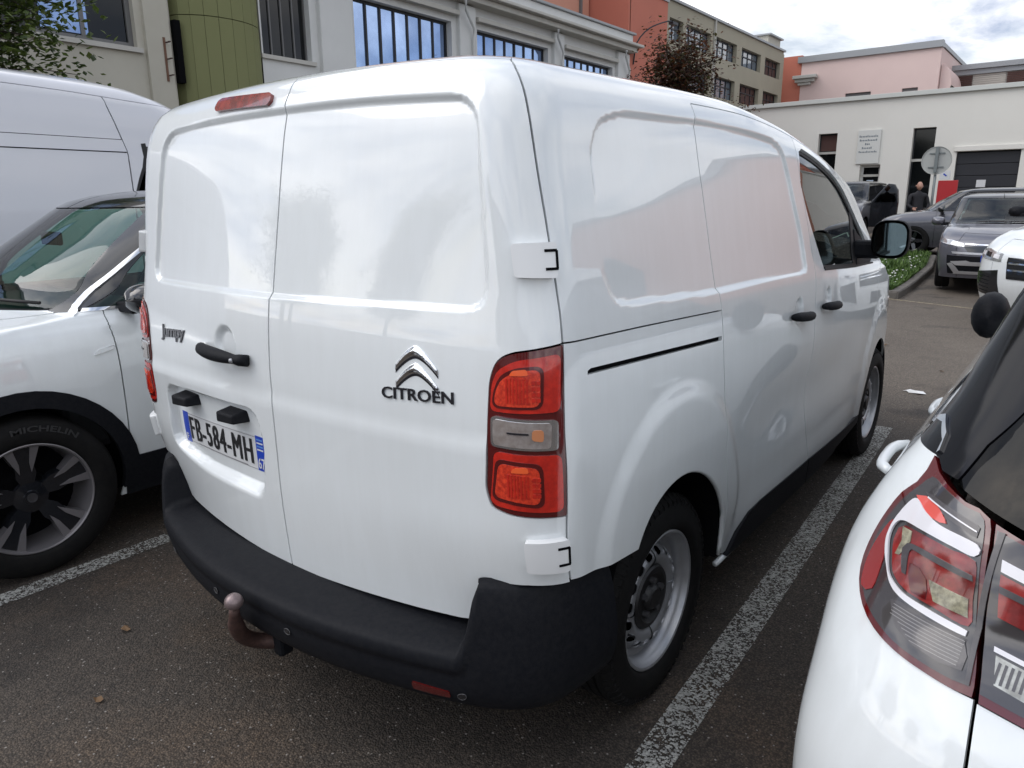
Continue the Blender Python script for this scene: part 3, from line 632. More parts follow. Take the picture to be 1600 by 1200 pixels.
# --- steel wheels
def steel_wheel(x, y, z, sg, R0=.345, Rr=.229, steer=0):
    t = bpy.data.objects.new('wheel', None); C.objects.link(t); t.parent = van.o; t.location = (x*sg, y-2.3, z); t.rotation_euler = (0, 0, (0 if sg > 0 else math.pi)+steer); t.empty_display_size = .1
    # axial coordinate +x outwards ; 0 = rim lip plane
    w2 = .215
    prof = [(-.20, Rr-.005), (-.205, Rr+.03), (-.213, R0-.06), (-.200, R0-.018), (-.180, R0-.004)]
    for g in (-.150, -.115, -.080, -.045):
        prof += [(g-.006, R0), (g-.005, R0-.009), (g+.003, R0-.009), (g+.004, R0)]
    prof += [(-.018, R0-.003), (.000, R0-.014), (.012, R0-.040), (.019, R0-.075), (.018, Rr+.022), (.010, Rr+.008), (.002, Rr+.004), (-.006, Rr-.002)]
    ty = lathe('tyre', prof, RUBBER, t, n=96)
    # tread blocks on the shoulder
    mb = MB()
    for k in range(64):
        a = 2*math.pi*k/64; ca, sa = math.cos(a), math.sin(a); 
        for (x0, x1, r0, r1) in ((-.016, .010, R0-.012, R0+.001), (-.205, -.17, R0-.02, R0-.001)):
            V = []
            for xx in (x0, x1):
                for rr, da in ((r0, -.030), (r1, -.026), (r1, .026), (r0, .030)):
                    q = rr-(.022 if (xx == x1 and x1 > 0) else 0); V.append((xx, q*math.cos(a+da), q*math.sin(a+da)))
            mb.add(V, [(0, 1, 2, 3), (7, 6, 5, 4), (1, 5, 6, 2), (0, 4, 5, 1), (3, 2, 6, 7)])
    mb.build('tread_block', RUBBER, ty, kind='stuff')
    rim = lathe('rim', [(-.006, Rr-.002), (.003, Rr+.001), (.005, Rr-.004), (.002, Rr-.010), (-.008, Rr-.013), (-.020, Rr-.020), (-.026, Rr-.026), (-.050, Rr-.030), (-.056, Rr-.040), (-.066, Rr-.050)], STEEL, t, n=96)
    # disc with oval vents
    def dchart(u, v):     # u angle*0.15 , v radius
        a = np.asarray(u)/.15; v = np.asarray(v)
        ax = np.interp(v, [.05,.085,.105,.118,.135,.150,.165,.175,.182], [-.052,-.050,-.036,-.026,-.020,-.024,-.040,-.056,-.066])
        return np.stack([ax, v*np.cos(a), v*np.sin(a)], -1)
    NH = 16; L = 2*math.pi*.15
    for q in range(4):
        holes = []
        for k in range(NH//4):
            a = (q*NH//4+k+.5)/NH*L
            holes.append(np.array([(a+.0165*math.cos(tt)*(1.06), .1545+.0125*math.sin(tt)) for tt in np.linspace(0, 2*math.pi, 20, endpoint=False)]))
        patch('wheel_disc', dchart, [(q*L/4, .075), ((q+1)*L/4, .075), ((q+1)*L/4, .1805), (q*L/4, .1805)], STEEL, t, holes=holes, h=.012, bh=.006, thick=.004)
    lathe('hub_cover', [(-.050, .112), (-.034, .108), (-.024, .100), (-.022, .085), (-.034, .072), (-.034, .045), (-.020, .040), (-.012, .030), (-.012, .0001)], HUB, t, n=48)
    lathe('brake_drum', [(-.12, .18), (-.10, .18), (-.10, .0001)], DARK, t, n=32)
    for k in range(5):
        a = 2*math.pi*(k+.2)/5; mb = MB(); c = (0, .058*math.cos(a), .058*math.sin(a)); mb.tube([(-.05, c[1], c[2]), (-.016, c[1], c[2])], .011, 6); mb.build('wheel_bolt', bsdf('bolt', (.10, .10, .105), .4, metal=.5), t)
    lathe('valve', [(-.02, .004), (.004, .003), (.004, .0001)], SEAL, t, n=8, center=(0, -.165, -.05))
    return t
for sg in (1, -1):
    steel_wheel(.888, .80, .345, sg); steel_wheel(.868, 3.725, .345, sg)
# --- door mirror (right side; the left one mirrored)
for sg in (1, -1):
    mb = MB(); cx, cy, cz = 1.045, 2.86, 1.395
    n, m = 14, 18; V = []; F = []
    for i in range(n+1):
        t = i/n
        for j in range(m):
            a = 2*math.pi*j/m; ex = (abs(math.cos(a))**.65)*math.copysign(1, math.cos(a)); ez = (abs(math.sin(a))**.65)*math.copysign(1, math.sin(a))
            k = math.sqrt(max(0, 1-(max(0, t-.15)/.85)**2.4))*(1 if t > .05 else .97)
            V.append((sg*(cx+.086*ex*k), cy+.15*t, cz+.094*ez*k))
    for i in range(n):
        for j in range(m): F.append((i*m+j, i*m+(j+1) % m, (i+1)*m+(j+1) % m, (i+1)*m+j))
    mb.add(V, F); o = mb.build('door_mirror', BLKPL, van, True); sharp(o, 50)
    Vg = [(sg*(cx+.073*(abs(math.cos(a))**.65)*math.copysign(1, math.cos(a))), cy+.006, cz+.079*(abs(math.sin(a))**.65)*math.copysign(1, math.sin(a))) for a in [2*math.pi*j/24 for j in range(24)]]
    g = mk('mirror_glass', Vg, [tuple(range(24)) if sg > 0 else tuple(range(24))[::-1]], bsdf('van_mirror_glass', (.26, .34, .36), .03, metal=1), o)
    mb = MB(); mb.box(min(sg*.86, sg*1.0), max(sg*.86, sg*1.0), 2.90, 3.0, 1.295, 1.385); mb.build('mirror_arm', BLKPL, o, bevel=.02)
# ------------------------------------------------------------------ ground
def gz(y): t = min(max((y-12.5)/6.5, 0), 1); return .33*t*t*(3-2*t)
def asphalt():
    m = bpy.data.materials.new('asphalt'); m.use_nodes = True; t = m.node_tree; b = t.nodes['Principled BSDF']; tcn = t.nodes.new('ShaderNodeTexCoord')
    def noise(sc_, det=5., ro=.6): n = N(t, 'ShaderNodeTexNoise', Scale=sc_, Detail=det, Roughness=ro); t.links.new(tcn.outputs['Object'], n.inputs['Vector']); return n
    def ramp(src, a, ca, b_, cb):
        r = N(t, 'ShaderNodeValToRGB'); r.color_ramp.elements[0].position = a; r.color_ramp.elements[0].color = (*ca, 1); r.color_ramp.elements[1].position = b_; r.color_ramp.elements[1].color = (*cb, 1); t.links.new(src, r.inputs[0]); return r
    def mix(f, a, b_, mode='MIX'):
        q = N(t, 'ShaderNodeMix', _data_type='RGBA', _blend_type=mode); 
        if isinstance(f, float): q.inputs['Factor'].default_value = f
        else: t.links.new(f, q.inputs['Factor'])
        t.links.new(a, q.inputs[6]); t.links.new(b_, q.inputs[7]); return q
    big = ramp(noise(.55, 6).outputs['Fac'], .35, (.056, .046, .038), .70, (.094, .078, .062))
    brown = ramp(noise(.9, 5, .7).outputs['Fac'], .48, (0, 0, 0), .72, (1, 1, 1))
    br = N(t, 'ShaderNodeRGB'); br.outputs[0].default_value = (.122, .086, .058, 1)
    c0 = mix(brown.outputs[0], big.outputs[0], br.outputs[0])
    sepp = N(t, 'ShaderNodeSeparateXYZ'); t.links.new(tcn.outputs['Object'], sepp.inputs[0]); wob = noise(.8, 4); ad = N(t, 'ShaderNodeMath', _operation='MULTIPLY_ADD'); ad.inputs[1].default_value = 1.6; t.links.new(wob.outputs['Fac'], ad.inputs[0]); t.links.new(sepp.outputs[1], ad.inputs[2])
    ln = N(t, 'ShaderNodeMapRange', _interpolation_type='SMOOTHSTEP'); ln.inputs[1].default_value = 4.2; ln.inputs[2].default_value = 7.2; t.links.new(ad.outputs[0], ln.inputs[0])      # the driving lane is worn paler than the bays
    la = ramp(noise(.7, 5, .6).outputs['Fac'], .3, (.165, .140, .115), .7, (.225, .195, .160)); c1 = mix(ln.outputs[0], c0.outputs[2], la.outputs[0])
    oil = ramp(noise(1.3, 3, .5).outputs['Fac'], .30, (.45, .45, .47), .42, (1, 1, 1)); c1 = mix(1., c1.outputs[2], oil.outputs[0], 'MULTIPLY')
    vo = N(t, 'ShaderNodeTexVoronoi', Scale=160., _feature='F1'); t.links.new(tcn.outputs['Object'], vo.inputs['Vector'])
    st = ramp(vo.outputs['Color'], .25, (.58, .56, .55), .95, (1.5, 1.45, 1.4))
    c2 = mix(1., c1.outputs[2], st.outputs[0], 'MULTIPLY')
    ed = ramp(vo.outputs['Distance'], .30, (1, 1, 1), .62, (.35, .35, .35)); c3 = mix(.8, c2.outputs[2], ed.outputs[0], 'MULTIPLY')
    vo2 = N(t, 'ShaderNodeTexVoronoi', Scale=95., _feature='F1'); t.links.new(tcn.outputs['Object'], vo2.inputs['Vector'])
    sp = N(t, 'ShaderNodeSeparateColor'); t.links.new(vo2.outputs['Color'], sp.inputs[0])
    gt = N(t, 'ShaderNodeMath', _operation='GREATER_THAN'); gt.inputs[1].default_value = .955; t.links.new(sp.outputs[0], gt.inputs[0])
    lt = N(t, 'ShaderNodeMath', _operation='LESS_THAN'); lt.inputs[1].default_value = .33; t.links.new(vo2.outputs['Distance'], lt.inputs[0])
    pb = N(t, 'ShaderNodeMath', _operation='MULTIPLY'); t.links.new(gt.outputs[0], pb.inputs[0]); t.links.new(lt.outputs[0], pb.inputs[1])
    pc_ = N(t, 'ShaderNodeRGB'); pc_.outputs[0].default_value = (.24, .22, .20, 1)
    c4 = mix(pb.outputs[0], c3.outputs[2], pc_.outputs[0])
    t.links.new(c4.outputs[2], b.inputs['Base Color']); b.inputs['Roughness'].default_value = .82
    bp = N(t, 'ShaderNodeBump', Strength=.75, Distance=.004, _invert=True); t.links.new(vo.outputs['Distance'], bp.inputs['Height'])
    bp2 = N(t, 'ShaderNodeBump', Strength=.4, Distance=.02); nn = noise(14, 6); t.links.new(nn.outputs['Fac'], bp2.inputs['Height']); t.links.new(bp.outputs[0], bp2.inputs['Normal']); t.links.new(bp2.outputs[0], b.inputs['Normal'])
    return m
ASPH = asphalt()
ys = [-400, -30, -6, -3, 0, 3, 6, 9, 12]+[12.5+.5*i for i in range(14)]+[22, 60, 500]
V = [(x, y, gz(y)) for y in ys for x in (-400, -30, 0, 30, 400)]; F = [(i*5+j, i*5+j+1, i*5+j+6, i*5+j+5) for i in range(len(ys)-1) for j in range(4)]
mk('car_park_ground', V, F, ASPH, None, smooth=True, kind='structure')
def paint(name, col, wear, sc_=130.):
    m = bpy.data.materials.new(name); m.use_nodes = True; t = m.node_tree; b = t.nodes['Principled BSDF']; tcn = t.nodes.new('ShaderNodeTexCoord')
    vo = N(t, 'ShaderNodeTexVoronoi', Scale=sc_); t.links.new(tcn.outputs['Object'], vo.inputs['Vector'])
    n = N(t, 'ShaderNodeTexNoise', Scale=6., Detail=6.); t.links.new(tcn.outputs['Object'], n.inputs['Vector'])
    sp = N(t, 'ShaderNodeSeparateColor'); t.links.new(vo.outputs['Color'], sp.inputs[0])
    a = N(t, 'ShaderNodeMath', _operation='MULTIPLY_ADD'); a.inputs[1].default_value = 1.1; t.links.new(n.outputs['Fac'], a.inputs[0]); t.links.new(sp.outputs[0], a.inputs[2])
    d = N(t, 'ShaderNodeMath', _operation='SUBTRACT'); t.links.new(a.outputs[0], d.inputs[0]); t.links.new(vo.outputs['Distance'], d.inputs[1])
    g = N(t, 'ShaderNodeValToRGB'); g.color_ramp.elements[0].position = wear; g.color_ramp.elements[1].position = wear+.12; t.links.new(d.outputs[0], g.inputs[0])
    tr = N(t, 'ShaderNodeBsdfTransparent'); mi = N(t, 'ShaderNodeMixShader'); o = t.nodes['Material Output']
    cr = N(t, 'ShaderNodeValToRGB'); cr.color_ramp.elements[0].color = tuple(c*.55 for c in col)+(1,); cr.color_ramp.elements[1].color = (*col, 1); t.links.new(sp.outputs[1], cr.inputs[0]); t.links.new(cr.outputs[0], b.inputs['Base Color'])
    b.inputs['Roughness'].default_value = .75
    bp = N(t, 'ShaderNodeBump', Strength=.7, Distance=.003, _invert=True); t.links.new(vo.outputs['Distance'], bp.inputs['Height']); t.links.new(bp.outputs[0], b.inputs['Normal'])
    t.links.new(g.outputs[0], mi.inputs[0]); t.links.new(tr.outputs[0], mi.inputs[1]); t.links.new(b.outputs[0], mi.inputs[2]); t.links.new(mi.outputs[0], o.inputs[0]); return m
LINE = paint('worn_white_paint', (.44, .44, .41), .47)
def strip(name, p0, p1, wd, mat, z=.004):
    p0 = np.array(p0, float); p1 = np.array(p1, float); d = (p1-p0)/np.linalg.norm(p1-p0); n = np.array([-d[1], d[0]])*wd/2; k = max(1, int(np.linalg.norm(p1-p0)/.5)); V = []; F = []
    for i in range(k+1):
        c = p0+(p1-p0)*i/k
        for s in (-1, 1): q = c+n*s+np.random.rand(2)*.004; V.append((q[0], q[1], gz(q[1])+z))
    for i in range(k): F.append((2*i, 2*i+1, 2*i+3, 2*i+2))
    return mk(name, V, F, mat, None, kind='structure')
# ------------------------------------------------------------------ ring charts for ordinary cars
class Ring:
    """closed body surface: u runs from the rear centre (0) round the right side to the front centre (U); -u is the left side; past U it comes back down the left.
    rows: v, half width, y rear, y front, rear corner x/y extent, front corner x/y extent, rear crown, front crown, z at the stations ys"""
    def __init__(s, rows, ys, U=(.6, 1.0, 4.2, 4.6, 5.2), taper=(0, 0)):
        s.R = np.array(rows, float); s.ys = np.array(ys, float); s.U = U; s.UM = U[-1]; s.taper = taper; s.C = {}
    def __call__(s, u, v):
        u = np.asarray(u, float); v = np.asarray(v, float); u, v = np.broadcast_arrays(u, v)
        u = np.where(u > s.UM, u-2*s.UM, u); u = np.where(u < -s.UM, u+2*s.UM, u)
        sg = np.where(u < 0, -1., 1.); a = np.abs(u); Rr = s.R; vs = Rr[:, 0]
        w, y0, y1, rx, ry, fx, fy, rc, fc = [spl(v, vs, Rr[:, i]) for i in range(1, 10)]
        U = s.U
        def corner(t, cx, cy, cr, wid):     # t 0..1 from the flat end to the side
            m = 2*cr/np.maximum(wid-cx, .05); M = np.minimum(m*cx/np.maximum(cy, .01), .45); th0 = np.arcsin(M/(1-M)*.999*(M < .49)); th = th0+t*(np.pi/2-th0)
            return (np.sin(th)-np.sin(th0))/(1-np.sin(th0)), (np.cos(th0)-np.cos(th))/np.cos(th0)
        t0 = a/U[0]; xa = t0*(w-rx); ya = y0+rc*t0**2
        c1, c2 = corner(np.clip((a-U[0])/(U[1]-U[0]), 0, 1), rx, ry, rc, w); xb = w-rx+rx*c1; yb = y0+rc+ry*c2
        t2 = np.clip((a-U[1])/(U[2]-U[1]), 0, 1); ys0 = y0+rc+ry; ye = y1-fc-fy; xc = w+0*t2; yc = ys0+(ye-ys0)*t2
        d1, d2 = corner(np.clip((U[3]-a)/(U[3]-U[2]), 0, 1), fx, fy, fc, w); xd = w-fx+fx*d1; yd = y1-fc-fy*d2
        t4 = np.clip((U[4]-a)/(U[4]-U[3]), 0, 1); xe = t4*(w-fx); yf = y1-fc*t4**2
        x = np.where(a < U[0], xa, np.where(a < U[1], xb, np.where(a < U[2], xc, np.where(a < U[3], xd, xe))))
        y = np.where(a < U[0], ya, np.where(a < U[1], yb, np.where(a < U[2], yc, np.where(a < U[3], yd, yf))))
        Z = np.stack([spl(v, vs, Rr[:, 10+k]) for k in range(len(s.ys))], -1)
        # smooth interpolation over the stations
        ysn = s.ys; i = np.clip(np.searchsorted(ysn, y)-1, 0, len(ysn)-2); h = ysn[i+1]-ysn[i]; t = np.clip((y-ysn[i])/h, 0, 1)
        G = np.gradient(Z, ysn, axis=-1); tk = lambda A, j: np.take_along_axis(A, j[..., None], -1)[..., 0]
        z = (2*t**3-3*t**2+1)*tk(Z, i)+(t**3-2*t**2+t)*h*tk(G, i)+(-2*t**3+3*t**2)*tk(Z, i+1)+(t**3-t**2)*h*tk(G, i+1)
        return np.stack([x*sg, y, z], -1)
    def inv(s, pts, axes, sg=1, rng=None, vr=None):
        """find (u, v) whose coordinates 'axes' equal pts"""
        pts = np.asarray(pts, float); v0, v1 = s.R[0, 0], s.R[-1, 0]
        if rng is None: rng = (0, s.UM)
        if vr is None: vr = (v0, v1)
        key = (tuple(axes), sg, rng, vr)
        if key not in s.C:
            gu, gv = np.meshgrid(np.linspace(rng[0], rng[1], 120), np.linspace(vr[0], vr[1], 60), indexing='ij'); s.C[key] = (gu, gv, s(gu*sg, gv)[..., axes])
        gu, gv, G = s.C[key]; out = []
        for p in pts:
            d = ((G-p)**2).sum(-1); k = np.unravel_index(np.argmin(d), d.shape); x = np.array([gu[k], gv[k]])
            for _ in range(5):
                f = s(x[0]*sg, x[1])[..., axes]; e = 1e-4; J = np.stack([(s((x[0]+e)*sg, x[1])[..., axes]-f)/e, (s(x[0]*sg, x[1]+e)[..., axes]-f)/e], -1)
                try: dx_ = np.linalg.solve(J, p-f)
                except np.linalg.LinAlgError: break
                x = x+np.clip(dx_, -.1, .1); x[0] = min(max(x[0], rng[0]), rng[1]); x[1] = min(max(x[1], vr[0]), vr[1])
            out.append((x[0]*sg, x[1]))
        return np.array(out)
    def side(s, pts, sg=1): return s.inv(pts, [1, 2], sg, (s.U[0]+.5*(s.U[1]-s.U[0]), s.U[3]-.3*(s.U[3]-s.U[2])))
def XF(chart, loc=(0, 0, 0), rz=0):
    c, q = math.cos(rz), math.sin(rz)
    return lambda u, v: (lambda P: np.stack([P[..., 0]*c-P[..., 1]*q+loc[0], P[..., 0]*q+P[..., 1]*c+loc[1], P[..., 2]+loc[2]], -1))(chart(u, v))
# near hatchback: stations run along y from the tail (0) to the nose (4.2)
HB = Ring([ # v    w    y0   y1    rx   ry   fx   fy   rc   fc    z@ 0    .6   2.0   3.1   3.7  4.2
 (.00,.865,.06,4.12,.24,.20,.30,.30,.040,.08,  .26,.24,.22,.22,.22,.24),
 (.20,.893,-.03,4.18,.24,.20,.30,.32,.045,.10,  .42,.42,.40,.40,.40,.40),
 (.38,.897,-.05,4.21,.25,.22,.30,.34,.050,.10,  .58,.58,.57,.56,.54,.52),
 (.55,.893,-.03,4.20,.27,.27,.30,.36,.055,.10,  .72,.73,.73,.70,.66,.62),
 (.70,.888,.020,4.17,.28,.30,.30,.38,.060,.10, .84,.86,.87,.83,.77,.70),
 (.80,.874,.060,4.13,.28,.30,.30,.38,.060,.10, .92,.94,.95,.92,.84,.76),
 (.88,.846,.085,4.08,.27,.27,.30,.38,.055,.10, 1.0,1.01,1.0,.97,.90,.82),
 (.96,.812,.115,3.95,.26,.24,.32,.40,.050,.10, 1.07,1.08,1.05,1.0,.95,.88),
 (1.04,.775,.150,3.45,.25,.21,.34,.40,.045,.08,1.13,1.14,1.08,1.03,1.02,.98),
 (1.14,.735,.200,3.12,.24,.19,.36,.34,.045,.05,1.21,1.21,1.16,1.07,1.06,1.04),
 (1.30,.690,.290,2.85,.22,.18,.36,.30,.045,.05,1.33,1.33,1.31,1.28,1.26,1.24),
 (1.46,.635,.370,2.45,.20,.17,.36,.26,.045,.05,1.45,1.46,1.46,1.45,1.44,1.44),
 (1.58,.560,.420,2.15,.20,.17,.30,.22,.045,.05,1.54,1.555,1.57,1.56,1.55,1.55),
 (1.72,.420,.60,1.95,.16,.16,.20,.20,.03,.05,  1.575,1.59,1.605,1.60,1.60,1.60),
 (2.00,.004,1.1,1.5,.002,.10,.002,.10,.001,.001, 1.60,1.60,1.612,1.61,1.61,1.61)], [0, .6, 2.0, 3.1, 3.7, 4.2], U=(.6, 1.0, 4.2, 4.65, 5.25))
# ------------------------------------------------------------------ ordinary cars from ring charts
def lerp_u(ring, y, v, sg):
    u = np.linspace(ring.U[0], ring.U[3], 240); Y = ring(u, np.full_like(u, v))[:, 1]; return sg*float(np.interp(y, Y, u))
def alloy(T, x, y, z, sg, R0, Rr, face, back, n=5, rz=0, steer=0, txt=None, detail=True):
    t = bpy.data.objects.new('wheel', None); C.objects.link(t); t.parent = T.o; t.location = (x*sg, y, z); t.rotation_euler = (0, 0, (0 if sg > 0 else math.pi)+steer); t.empty_display_size = .1
    ty = lathe('tyre', [(-.20, Rr-.005), (-.21, Rr+.03), (-.215, R0-.05), (-.20, R0-.012), (-.15, R0-.001), (-.11, R0), (-.108, R0-.008), (-.10, R0-.008), (-.098, R0), (-.02, R0-.004), (0, R0-.016), (.012, R0-.045), (.016, .5*(R0+Rr)), (.014, Rr+.02), (.008, Rr+.009), (.003, Rr+.003), (-.006, Rr-.003)], RUBBER, t, n=72)
    lathe('rim', [(-.006, Rr-.003), (.004, Rr+.001), (.006, Rr-.003), (.003, Rr-.009), (-.012, Rr-.014), (-.05, Rr-.02), (-.15, Rr-.03)], face if detail else back, t, n=72)
    lathe('wheel_back', [(-.15, Rr-.03), (-.13, .12), (-.10, .10), (-.10, .0001)], DARK, t, n=32)
    def plate(name, poly, x0, x1, mat):
        poly = [(r*math.cos(a), r*math.sin(a)) for r, a in poly]; m = len(poly)
        V = [(x1(np.hypot(*p)), p[0], p[1]) for p in poly]+[(x0, p[0], p[1]) for p in poly]
        F = [tuple(range(m)), tuple(range(m, 2*m))[::-1]]+[(i, i+m, (i+1) % m+m, (i+1) % m) for i in range(m)]
        o = mk(name, V, F, mat, t); sharp(o, 30); return o
    Ro = Rr-.008
    for k in range(n):
        a = 2*math.pi*(k+rz)/n; d = 2*math.pi/n
        fx = lambda r: -.045+.035*(r/Rr)
        plate('spoke', [(.03, a-.5), (.11, a-.30*d), (Ro, a-.105*d), (Ro, a+.105*d), (.11, a+.30*d), (.03, a+.5)], -.09, fx, back)
        if detail:
            fx2 = lambda r: -.040+.035*(r/Rr)
            plate('spoke_facing', [(.115, a-.16*d), (Ro, a-.235*d), (Ro, a-.115*d), (.16, a-.10*d)], -.07, fx2, face)
            plate('spoke_facing', [(.115, a+.16*d), (.16, a+.10*d), (Ro, a+.115*d), (Ro, a+.235*d)], -.07, fx2, face)
    lathe('hub_cap', [(-.05, .075), (-.036, .07), (-.030, .034), (-.024, .030), (-.022, .0001)], back, t, n=32)
    lathe('hub_badge', [(-.022, .021), (-.019, .021), (-.019, .017), (-.021, .016), (-.021, .0001)], bsdf('badge_dark', (.12, .12, .13), .3, metal=.7), t, n=24)
    for k in range(5):
        a = 2*math.pi*(k+.5)/5; mb = MB(); mb.tube([(-.06, .053*math.cos(a), .053*math.sin(a)), (-.034, .053*math.cos(a), .053*math.sin(a))], .009, 6); mb.build('wheel_bolt', back, t)
    if txt:
        w = .20; Rm = .5*(R0+Rr)+.010
        def tc_(u, v): a = np.asarray(u)/Rm; rr = Rm+np.asarray(v); return np.stack([np.full_like(rr, .0135), -rr*np.sin(-a), rr*np.cos(-a)], -1)
        text_on('tyre_lettering', tc_, txt, txt_u0, -.012, .27, .026, bsdf('tyre_text', (.035, .035, .036), .45), ty, off=.0025, thick=.0015, bold=.02)
    return t
def arch_hole(ring, yc, zc, r, sg):
    key = (yc, zc, r)
    if key not in ring.C: ring.C[key] = ring.side(circ(yc, zc, r, 200, -20, 22), 1)
    u = ring.C[key]*[sg, 1]; lo = [(lerp_u(ring, yc+r*1.0, 0, sg), -.08), (lerp_u(ring, yc-r*1.0, 0, sg), -.08)]
    return np.concatenate([u, lo])
def housing(T, yc, zc, r, w, sg, x1=.45):
    n = 18; V = []; F = []
    for i in range(n+1):
        t = R(-14+208*i/n)
        for x in (w, x1): V.append((sg*x, yc+r*math.cos(t), zc+r*math.sin(t)))
    for i in range(n): F.append((2*i, 2*i+1, 2*i+3, 2*i+2))
    c = len(V); V.append((sg*x1, yc, zc))
    for i in range(n): F.append((2*i+1, 2*i+3, c))
    mk('wheel_housing', V, F, DARK, T)
def build_car(T, ring, paint, sp, h=.06, bh=.03):
    U = ring.U; UM = ring.UM; vb, vc, vt = sp['vb'], sp['vc'], sp['vt']   # belt, cowl (windscreen base), roof edge
    g = .0028; P = {}; vh = sp['vh']; ub = sp.get('bonnet_u', U[2]-.2)
    HL = smoothline([(ub, vb), (ub+.10, vb-.035), (ub+.30, .5*(vb+vh)-.015), (U[3]-.02, vh)], .04)   # shut line of the bonnet, seen from the side
    HL2 = [(a_+g*.7, b_+2*g) for a_, b_ in HL]
    def pt(name, poly, mat, parent=T, **k):
        kk = dict(h=h, bh=bh, thick=.012); kk.update(k); return patch(name, ring, poly, mat, parent, **kk)
    hu = sp.get('hatch_u', .6); vh0 = sp.get('hatch_v0', .30)
    for sg in (1, -1):
        ah = [arch_hole(ring, yc, zc, r, sg) for yc, zc, r in sp['arches']]
        cuts = sp['seams']     # y positions: quarter|rear door|front door|fender
        def col(y, v0=0., v1=None, dv=.1):
            return [(lerp_u(ring, y, v, sg), v) for v in np.linspace(v0, v1 or vb, 34)]
        names = ['quarter_panel', 'rear_door', 'front_door', 'front_fender']
        for i, nm in enumerate(names):
            a = [(sg*hu, v) for v in np.linspace(0, vb, 9)] if i == 0 else [(u+sg*g, v) for u, v in col(cuts[i-1])]
            b = [(sg*(U[3]-.02), v) for v in np.linspace(0, vh, 9)]+[(sg*a_, b_) for a_, b_ in HL[::-1]] if i == 3 else [(u-sg*g, v) for u, v in col(cuts[i])]
            poly = a+b[::-1]; hl = list(ah); 
            if i == 0: poly = sp.get('quarter_poly', {}).get(sg, poly)
            P[nm, sg] = pt(nm, poly, paint, holes=hl)
        # glasshouse side
        vg0, vg1 = vb+.012, vt-.015; gy = sp['glass_y']
        def uy(y, v): return lerp_u(ring, y, v, sg)
        base = [(uy(gy[0][0], vg0), vg0), (uy(gy[1][0], vg0), vg0), (uy(gy[1][1], vg1), vg1), (uy(gy[0][1], vg1), vg1)]
        G = pt('side_window', rpoly(base, .03), sp.get('glass', GLASSD), off=-.002, thick=.004)
        for q, yy in enumerate(sp['pillars']):
            pt('pillar_trim', [(uy(yy[0]-.035, vg0), vg0), (uy(yy[0]+.035, vg0), vg0), (uy(yy[1]+.03, vg1), vg1), (uy(yy[1]-.03, vg1), vg1)], BLKGL, G, off=.002)
        ua0, ua1 = sp['apillar']
        pt('a_pillar', [(uy(gy[1][0], vg0)+sg*g, vb), (sg*(ua0), vb), (sg*ua0, vc), (sg*ua1, vt), (uy(gy[1][1], vg1)+sg*g, vt)], sp.get('apm', paint))
        pt('rear_pillar', sp['cpillar'](sg, uy, vg0, vg1), sp.get('cpm', paint))
        pt('belt_trim', [(uy(gy[0][0], vb), vb-.004), (uy(gy[1][0], vb), vb-.004), (uy(gy[1][0], vg0), vg0+.004), (uy(gy[0][0], vg0), vg0+.004)], sp.get('trim', CHROME), off=.004, thick=.006)
        for yc, zc, r in sp['arches']: housing(T, yc, zc, r+.03, ring(sg*2., .3)[0]*sg-.03, sg)
        if sp.get('cladding'):
            for (yc, zc, r), ww in zip(sp['arches'], (.07, .07)):
                a = ring.side(circ(yc, zc, r-.004, 192, -12, 24), sg); b = ring.side(circ(yc, zc, r+ww, 190, -10, 24), sg)
                pt('arch_cladding', np.concatenate([a, b[::-1]]), BLKPL, off=.010, thick=.03, h=.04)
            y0a, y1a = sp['arches'][0][0]+sp['arches'][0][2], sp['arches'][1][0]-sp['arches'][1][2]
            pt('sill_cladding', [(uy(y0a, 0), 0), (uy(y1a, 0), 0), (uy(y1a, .2), .21), (uy(y0a, .2), .21)], BLKPL, off=.009, thick=.02)
        if sp.get('handles', True):
            for nm, yy in (('rear_door', sp['hy'][0]), ('front_door', sp['hy'][1])):
                vv = sp['hv'] if nm == 'rear_door' else sp.get('hv2', sp['hv']); mb = MB(); q = [ring(lerp_u(ring, yy+.24*t, vv, sg), vv) for t in np.linspace(0, 1, 9)]
                o = [0, .020, .026, .028, .028, .028, .026, .020, 0]; mb.tube([(p[0]+sg*(d_+.002), p[1], p[2]) for p, d_ in zip(q, o)], [.011]+[.014]*7+[.011], 8); mb.build('door_handle', sp.get('hmat', paint), P[nm, sg], True)
        m = sp.get('mirror')
        if m and sp.get('folded'):
            mx_, my_, mz_ = m; mb = MB(); n, k2 = 14, 16; V = []; F = []
            for i in range(n+1):
                t = -1+2*i/n; kk = math.sqrt(max(0, 1-abs(t)**2.6))
                for j in range(k2):
                    a = 2*math.pi*j/k2; V.append((sg*(mx_+.075*math.cos(a)*kk), my_+.13*t, mz_+.105*math.sin(a)*kk))
            for i in range(n):
                for j in range(k2): F.append((i*k2+j, i*k2+(j+1) % k2, (i+1)*k2+(j+1) % k2, (i+1)*k2+j))
            mb.add(V, F); mo = mb.build('door_mirror', sp.get('mm', paint), T, True)
            mb = MB(); mb.box(min(sg*(mx_-.16), sg*(mx_-.03)), max(sg*(mx_-.16), sg*(mx_-.03)), my_+.02, my_+.09, mz_-.09, mz_-.04); mb.build('mirror_stalk', BLKPL, mo, bevel=.01)
        elif m:
            mx_, my_, mz_ = m; mb = MB(); n, k2 = 10, 14; V = []; F = []
            for i in range(n+1):
                t = i/n; kk = math.sqrt(max(0, 1-(max(0, t-.1)/.9)**2.2))
                for j in range(k2):
                    a = 2*math.pi*j/k2; V.append((sg*(mx_+.11*math.copysign(abs(math.cos(a))**.75, math.cos(a))*kk), my_+.13*t, mz_+.075*math.copysign(abs(math.sin(a))**.75, math.sin(a))*kk))
